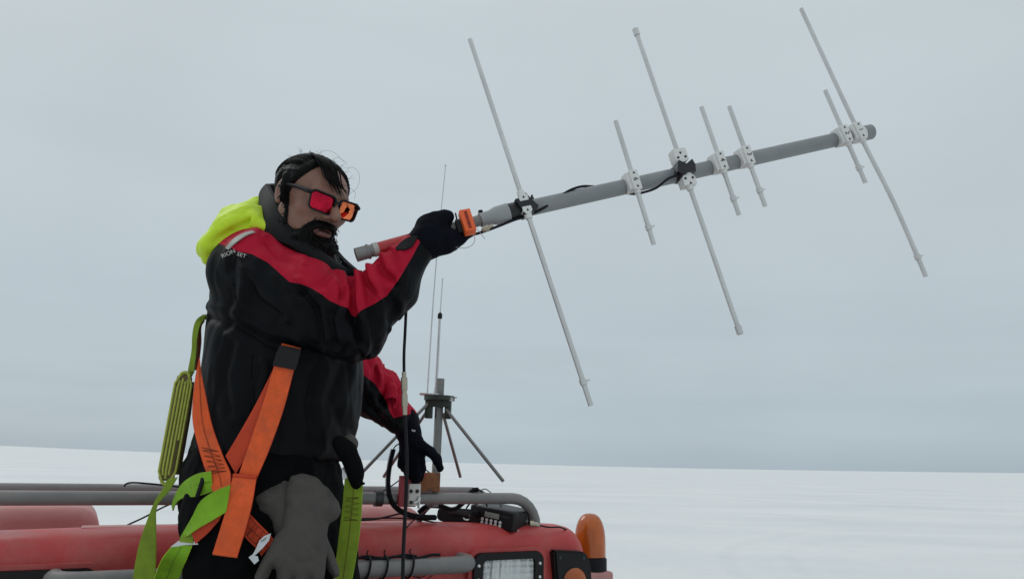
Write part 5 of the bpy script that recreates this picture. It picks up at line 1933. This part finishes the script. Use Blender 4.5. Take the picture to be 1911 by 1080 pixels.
def rglove_f(X, Y, Z):
    d = chain(X, Y, Z, [w3(RW.lerp(RF, 0.10)), w3(RW.lerp(gc, 0.35) + gF * 0.006)], [0.043, 0.038], 0.02)
    wr = RW.lerp(gc, 0.35) + gF * 0.008
    for i, s in enumerate((-0.040, -0.018, 0.004, 0.024)):
        kn = ga(s, 66, 0.034 + 0.003 * (i in (1, 2)))
        d = smin(d, cone(X, Y, Z, w3(wr), w3(kn), 0.034, 0.0165), 0.022)
        fp = [ga(s, 66, 0.034), ga(s + 0.001, 118, 0.031), ga(s + 0.002, 172, 0.029), ga(s + 0.001, 235, 0.029)]
        d = smin(d, chain(X, Y, Z, [w3(p) for p in fp], [0.0155, 0.014, 0.013, 0.0115], 0.008), 0.006)
    d = smin(d, chain(X, Y, Z, [w3(wr), w3(ga(0.002, -55, 0.036)), w3(ga(0.020, -80, 0.038))], [0.034, 0.026, 0.018], 0.02), 0.02)
    d = smin(d, chain(X, Y, Z, [w3(ga(0.000, -30, 0.036)), w3(ga(0.036, -52, 0.036)), w3(ga(0.066, -48, 0.031))], [0.022, 0.0165, 0.0135], 0.012), 0.012)
    return d


GV, GQ = sdf_mesh(rglove_f, tuple(np.array(gc) - 0.16), tuple(np.array(gc) + 0.13), 0.0036)
N = vnormals(GV, GQ)
GV = GV + N * (0.004 * (0.25 - ridged(GV, 32, 2.0)))[:, None]
obj('glove', (GV, GQ), 'glove_black', man, kind='raw', sharp=0)


def lglove_f(X, Y, Z):
    def q(x, y, D_):
        return w3(PD(x, y, D_))
    d = chain(X, Y, Z, [q(752, 783, 2.41), q(762, 805, 2.43), q(773, 842, 2.455)], [0.046, 0.037, 0.040], 0.02)
    d = smin(d, ell(X, Y, Z, q(768, 838, 2.45), (0.036, 0.03, 0.045)), 0.02)
    for pts, rs in (([(784, 850, 2.44), (787, 873, 2.455), (783, 892, 2.48)], (0.0160, 0.0140, 0.012)),
                    ([(775, 856, 2.43), (777, 884, 2.44), (774, 902, 2.475)], (0.0165, 0.0150, 0.012)),
                    ([(762, 853, 2.435), (762, 880, 2.445), (766, 894, 2.48)], (0.016, 0.0145, 0.012)),
                    ([(752, 846, 2.45), (749, 866, 2.455), (755, 876, 2.48)], (0.0145, 0.0125, 0.011))):
        d = smin(d, chain(X, Y, Z, [q(*p) for p in pts], rs, 0.008), 0.006)
    d = smin(d, chain(X, Y, Z, [q(780, 828, 2.43), q(803, 843, 2.42), q(815, 856, 2.42), q(821, 873, 2.425)], [0.021, 0.0160, 0.0145, 0.0125], 0.01), 0.008)
    return d


c0_ = np.array(PD(778, 840, 2.45))
GV, GQ = sdf_mesh(lglove_f, tuple(c0_ - np.array([0.12, 0.12, 0.16])), tuple(c0_ + np.array([0.12, 0.14, 0.16])), 0.0036)
N = vnormals(GV, GQ)
GV = GV + N * (0.004 * (0.25 - ridged(GV, 34, 5.0)))[:, None]
lg = obj('glove', (GV, GQ), 'glove_black', man, kind='raw', sharp=0)
obj('glove_label', ribbon([PD(768, 801, 2.385), PD(775, 802, 2.385)], [PD(769, 804, 2.385), PD(775, 805, 2.385)], 0.002, 1, 1), 'key_grey', lg)
kn0 = PD(773, 893, 2.48)
obj('antenna_plug', join(lathe(kn0, kn0 - ZD, [(0, 0.008), (0.012, 0.008), (0.012, 0.017), (0.024, 0.017), (0.026, 0.021), (0.034, 0.021), (0.034, 0.004), (0.06, 0.004)], 16)), 'steel', label='round metal plug held in the lowered gloved hand above bracket', cat='plug')

# ------------------------------------------------------------------ safety harness over the clothes
har = thing('safety_harness', 'orange and lime green webbing safety harness worn over black clothes', 'harness', tuple(P(440, 1000, 1.66)))


def strap(name, L, R, m, parent, D=None, off=0.008, th=0.0028, sub=6, across=4, crown=0.0, default=1.75, ends=None):
    """webbing whose edges run through the given picture points, lying on the clothes (or at distance D)"""
    if D is None:
        D = []
        for (a, b_) in zip(L, R):
            hs = [hitD(lerp(a[0], b_[0], t), lerp(a[1], b_[1], t), 99) for t in (0.08, 0.5, 0.92)]
            hs = [h_ for h_ in hs if h_ < 50]
            D.append((min(hs) if hs else default) - off)
        D2 = list(D)
        for i in range(1, len(D) - 1):
            D2[i] = min(D[i], (D[i - 1] + D[i + 1]) / 2)
        D = D2
    elif np.isscalar(D):
        D = [D] * len(L)
    Lp = [PD(x, y, d) for (x, y), d in zip(L, D)]
    Rp = [PD(x, y, d) for (x, y), d in zip(R, D)]
    o = obj(name, ribbon(Lp, Rp, th, sub, across, crown), m, parent, sharp=60)
    return o, Lp, Rp


def stitches(Lp, Rp, m, parent, t0, t1, n=5, inset=0.14, lift=0.0028, r=0.00065, lines=(0.5,)):
    """box of zigzag bar-tack stitching between stations t0..t1, plus lengthwise seams"""
    L, R = catmull(Lp, 6), catmull(Rp, 6)

    def at(t, s):
        i = t * (len(L) - 1)
        k = min(len(L) - 2, int(i))
        a, b_ = L[k].lerp(L[k + 1], i - k), R[k].lerp(R[k + 1], i - k)
        p = a.lerp(b_, s)
        return p + (CAMP - p).normalized() * lift
    gs = []
    if n:
        zz = []
        for i in range(n * 2 + 1):
            zz.append(at(lerp(t0, t1, i / (n * 2)), inset if i % 2 else 1 - inset))
        gs.append(tube(zz, r, 5))
        for tt in (t0, t1):
            gs.append(tube([at(tt, inset), at(tt, 1 - inset)], r, 5))
    for s in lines:
        gs.append(tube([at(t, s) for t in np.linspace(0.02, 0.98, 16)], r * 0.8, 5))
    obj('stitching', join(*gs), m, parent, kind='stuff')


def edging(Lp, Rp, m, parent, r=0.0011):
    for E_ in (Lp, Rp):
        obj('edge_seam', tube(E_, r, 5, sub=6), m, parent)


# orange
o, a, b_ = strap('shoulder_strap', [(372, 668), (363, 720), (360, 782), (372, 838), (388, 888), (398, 917)], [(374, 690), (384, 740), (396, 795), (415, 848), (429, 880), (431, 904)], 'webbing_orange', har, off=0.012)
stitches(a, b_, 'thread_dark', o, 0.58, 0.78, 5)
edging(a, b_, 'webbing_dark_orange', o)
o, a, b_ = strap('cross_strap', [(516, 676), (478, 752), (444, 812), (421, 850)], [(530, 690), (500, 770), (468, 835), (440, 884)], 'webbing_dark_orange', har, off=0.011)
o, a, b_ = strap('chest_strap', [(514, 676), (492, 750), (465, 830), (444, 892)], [(550, 682), (529, 762), (502, 838), (476, 898)], 'webbing_orange', har, off=0.020)
edging(a, b_, 'webbing_dark_orange', o)
o2, a2, b2 = strap('strap_tail', [(435, 888), (425, 940), (412, 985), (398, 1030)], [(478, 892), (470, 940), (457, 990), (443, 1036)], 'webbing_orange', har, off=0.028)
edging(a2, b2, 'webbing_dark_orange', o2)
obj('tail_hem', tube([a2[-1] - ZD * 0.001, b2[-1] - ZD * 0.001], 0.0042, 8), 'webbing_orange', o2)
obj('fold_roll', tube([a2[0] + ZD * 0.002, b2[0] + ZD * 0.002], 0.0045, 8), 'webbing_dark_orange', o2)
o, a, b_ = strap('strap_sleeve', [(523, 645), (516, 660), (509, 682)], [(562, 652), (558, 666), (551, 690)], 'black_plastic', har, off=0.026, th=0.006)
o, a, b_ = strap('sleeve_top', [(526, 641), (525, 645)], [(561, 650), (560, 654)], 'webbing_orange', har, off=0.020)
o, a, b_ = strap('leg_strap', [(420, 948), (388, 970), (356, 988)], [(408, 972), (388, 994), (365, 1014)], 'webbing_dark_orange', har, off=0.012)
o, a, b_ = strap('leg_strap', [(458, 950), (482, 975), (503, 996), (512, 1008)], [(440, 980), (460, 1004), (478, 1022), (488, 1036)], 'webbing_dark_orange', har, off=0.012)
stitches(a, b_, 'thread_dark', o, 0.30, 0.72, 3, lines=(0.5, 0.12, 0.88))
# metal hook buckle
D5 = min(hitD(485, 1020, 1.75), hitD(470, 1030, 1.75)) - 0.022
poly = [(506, 994), (493, 999), (484, 1008), (478, 1022), (472, 1033), (464, 1039), (475, 1052), (483, 1045), (481, 1037), (475.5, 1036), (490, 1022), (502, 1008)]
pv = [PD(x, y, D5) for x, y in poly]
cen = sum(pv, Vector()) / len(pv)
nv = (CAMP - cen).normalized()
e1 = h_r.copy()
e1 = (e1 - nv * e1.dot(nv)).normalized()
e2 = nv.cross(e1)
bk = obj('hook_buckle', prism([((p - cen).dot(e1), (p - cen).dot(e2)) for p in pv], cen, e1, e2, nv, -0.002, 0.002), 'steel', har)
obj('stamped_mark', join(*[tube([PD(487 + i * 2.6, 1011 - i * 1.7, D5 - 0.0022), PD(489.5 + i * 2.6, 1007 - i * 1.7, D5 - 0.0022)], 0.0006, 4) for i in range(4)]), 'print_black', bk, kind='stuff')
# lime green
o, a, b_ = strap('waist_strap', [(394, 879), (366, 885), (340, 902), (326, 926), (321, 942)], [(397, 916), (368, 925), (342, 928), (329, 938), (323, 952)], 'webbing_green', har, off=0.010, default=1.80)
stitches(a, b_, 'thread_green', o, 0, 0, 0)
edging(a, b_, 'webbing_olive', o)
obj('elastic_keeper', tube([SPt(381, 884, 0.024), SPt(375, 905, 0.026), SPt(368, 926, 0.022)], 0.0052, 8, sub=4), 'black_rubber', har)
o, a, b_ = strap('thigh_strap', [(430, 905), (400, 917), (374, 936), (358, 966), (336, 1004)], [(422, 954), (396, 970), (370, 985), (352, 998), (333, 1010)], 'webbing_green', har, off=0.027, crown=0.003)
edging(a, b_, 'webbing_olive', o)
o, a, b_ = strap('thigh_fold', [(340, 1000), (334, 1010)], [(362, 988), (360, 1013)], 'webbing_olive', har, off=0.010)
obj('adjuster_plate', prism([(-0.030, -0.004), (0.030, -0.004), (0.030, 0.003), (-0.004, 0.009), (-0.014, 0.008)], SPt(345, 1014, 0.018, 1.74), h_r, ZD, (CAMP - P(345, 1014, 1.7)).normalized(), -0.003, 0.003), 'steel', har)
o, a, b_ = strap('leg_loop', [(320, 1020), (303, 1042), (292, 1068), (282, 1100)], [(358, 1018), (348, 1042), (338, 1068), (324, 1100)], 'webbing_green', har, off=0.016, crown=0.004, default=1.76)
stitches(a, b_, 'thread_green', o, 0, 0, 0)
edging(a, b_, 'hi_vis_yellow', o)
DR = min(hitD(640, 1000, 1.78), 1.80) - 0.02
o, a, b_ = strap('side_strap', [(644, 893), (640, 940), (634, 990), (628, 1040), (620, 1100)], [(677, 890), (675, 940), (671, 990), (664, 1040), (653, 1100)], 'webbing_olive', har, D=DR)
stitches(a, b_, 'thread_dark', o, 0.19, 0.40, 4)
edging(a, b_, 'webbing_green', o)
obj('side_buckle', join(box(PD(645, 882, DR + 0.004), e1, e2, nv, 0.009, 0.014, 0.003, 0.002), lathe(PD(645, 886, DR), PD(645, 886, DR - 0.1), [(0, 0.006), (0.004, 0.006), (0.004, 0.003)], 12)), 'steel', har)
obj('side_plate', ribbon([PD(668, 852, DR), PD(671, 868, DR), PD(674, 882, DR)], [PD(672, 852, DR), PD(675, 868, DR), PD(676, 882, DR)], 0.004, 4, 1), 'steel', har)


def flap_f(X, Y, Z):
    def q(x, y, dd=0.0):
        return w3(PD(x, y, DR - 0.012 + dd))
    return chain(X, Y, Z, [q(634, 826), q(648, 842), q(659, 866), q(664, 884), q(665, 902)], [0.018, 0.019, 0.0165, 0.015, 0.013], 0.02)


c0_ = np.array(PD(652, 865, DR - 0.012))
FV, FQ = sdf_mesh(flap_f, tuple(c0_ - np.array([0.07, 0.05, 0.09])), tuple(c0_ + np.array([0.07, 0.05, 0.09])), 0.0036)
fl = obj('strap_cover', (FV, FQ), 'trouser_black', har, kind='raw', sharp=0)
obj('cover_tip', tube([PD(663, 904, DR - 0.014), PD(672, 901, DR - 0.014), PD(681, 902, DR - 0.014)], [0.012, 0.006, 0.002], 8, sub=3), 'trouser_black', fl)
obj('strap_end', tube([PD(640, 822, DR + 0.004), PD(652, 819, DR + 0.004), PD(660, 828, DR + 0.002), PD(661, 838, DR)], [0.008, 0.013, 0.012, 0.006], 10, sub=4), 'glove_grey', har)

# ------------------------------------------------------------------ shock-absorbing lanyard at his back
lan = thing('shock_lanyard', 'folded yellow green shock absorber lanyard hanging behind the person', 'lanyard', tuple(P(310, 905, 1.86)))
DL = 1.93
o, a, b_ = strap('upper_loop', [(379, 587), (366, 598), (360, 622), (358, 655), (351, 692)], [(383, 592), (374, 606), (369, 628), (367, 655), (362, 695)], 'webbing_olive', lan, D=[DL + 0.02, DL, DL, DL, DL - 0.03], th=0.006)
obj('back_ring', tube([P(412, 600, 1.98), P(396, 592, 1.96), PD(381, 592, DL + 0.02), PD(372, 600, DL + 0.01)], [0.010, 0.009, 0.007, 0.005], 8, sub=5), 'webbing_olive', lan)
obj('loop_inner', tube([PD(380, 597, DL + 0.03), PD(371, 610, DL + 0.02), PD(370, 640, DL + 0.02), PD(366, 690, DL)], [0.004, 0.007, 0.008, 0.006], 8, sub=5), 'lining_orange', lan)
top_c, bot_c = PD(345, 702, DL - 0.04), PD(310, 894, DL - 0.09)
axl = (bot_c - top_c).normalized()
nl = (CAMP - (top_c + bot_c) / 2).normalized()
nl = (nl - axl * nl.dot(axl)).normalized()
wl_ = nl.cross(axl)
if wl_.x < 0:
    wl_ = -wl_
LL = (bot_c - top_c).length
cp = (top_c + bot_c) / 2
obj('pack_core', box(cp, wl_, axl, nl, 0.0185, LL / 2 + 0.003, 0.016, 0.009, 3), 'webbing_brown', lan)
# the folded tape seen edge on: hairpin loops side by side
for k, (s0, e0_, e1_) in enumerate(((-0.0195, 0.0, 1.0), (-0.0115, 0.045, 0.955), (-0.0035, 0.02, 0.985), (0.0045, 0.05, 0.95), (0.0115, 0.03, 0.62), (0.0185, 0.0, 0.99))):
    pts = [top_c + axl * (LL * t) + wl_ * (s0 * min(1, 0.55 + t * 6, 0.55 + (1 - t) * 6)) + nl * 0.0165 for t in np.linspace(e0_, e1_, 14)]
    obj('tape_fold', tube(pts, 0.0030, 7, flat=1.0), 'webbing_pale', lan)
for tt, sg in ((0.0, -1), (1.0, 1)):
    base = top_c.lerp(bot_c, tt) + nl * 0.012
    arc = [base + wl_ * (0.0165 * math.cos(rad(i * 30))) * (0.62) + axl * (sg * 0.010 * math.sin(rad(i * 30))) for i in range(7)]
    obj('tape_turn', tube(arc, 0.0045, 7), 'webbing_pale', lan)
obj('neck_fold', tube([top_c + wl_ * 0.004, PD(354, 698, DL - 0.03), PD(359, 690, DL - 0.02)], [0.012, 0.008, 0.005], 8, sub=4), 'webbing_olive', lan)
obj('pack_back', tube([PD(357, 712, DL + 0.01), PD(349, 770, DL), PD(338, 830, DL - 0.03), PD(330, 885, DL - 0.05)], [0.008, 0.011, 0.012, 0.009], 8, sub=5), 'webbing_brown', lan)
D6 = DL - 0.10
o, a, b_ = strap('lower_strap', [(313, 893), (303, 914), (288, 938), (270, 985), (257, 1030), (246, 1095)], [(331, 890), (316, 915), (293, 944), (291, 985), (291, 1030), (289, 1095)], 'webbing_olive', lan, D=[D6, D6 - 0.01, D6 - 0.015, D6 - 0.02, D6 - 0.02, D6 - 0.02])
edging(a, b_, 'webbing_green', o)

# ------------------------------------------------------------------ grey work gloves clipped to the harness
BVH = rebuild_bvh([(JV, JQ), (TV, TQ)])
DG = min(hitD(x, y, 1.75) for x, y in ((560, 930), (590, 960), (520, 1000), (560, 1040))) - 0.028


G1 = [(541, 882), (560, 877), (590, 884), (615, 905), (634, 932), (638, 952), (630, 966), (616, 974), (612, 990), (613, 1012), (609, 1045), (602, 1080), (598, 1114), (582, 1114), (579, 1082), (575, 1114),
      (551, 1114), (547, 1078), (542, 1114), (521, 1114), (517, 1064), (511, 1058), (500, 1085), (492, 1114), (464, 1114), (476, 1070), (492, 1038), (510, 1008), (526, 984), (530, 955), (531, 915)]
G2 = [(473, 934), (475, 924), (495, 910), (530, 895), (560, 905), (600, 960), (612, 1000), (622, 1030), (633, 1056), (633, 1072), (623, 1078), (612, 1068), (598, 1030), (560, 1010), (515, 1003), (507, 978), (499, 962), (482, 952)]
CARVE = [([(514, 1016, 0.036), (560, 1050, 0.038)], 0.008), ([(560, 1050, 0.038), (604, 1046, 0.034)], 0.008), ([(612, 985, 0.030), (597, 1003, 0.036)], 0.010), ([(528, 985, 0.030), (545, 960, 0.036)], 0.007)]
for poly_, dd, cv_, lab in ((G1, 0.0, CARVE, 'dark grey work glove hanging palm out in front of the thigh'), (G2, 0.040, (), 'dark grey work glove tucked behind the front hanging glove')):
    GV, GQ = pillow(poly_, DG + dd, 0.008, 0.024, 0.018, 0.0036, carve=cv_)
    N = vnormals(GV, GQ)
    GV = GV + N * (-0.008 * crumple(GV, 12, 5.0, 2))[:, None]
    obj('work_glove', (GV, GQ), 'glove_grey', label=lab, cat='glove', group='grey work gloves clipped to the harness', kind='raw', sharp=0)

# ------------------------------------------------------------------ tidy up
for o in bpy.data.objects:
    if '_loc' in o:
        del o['_loc']
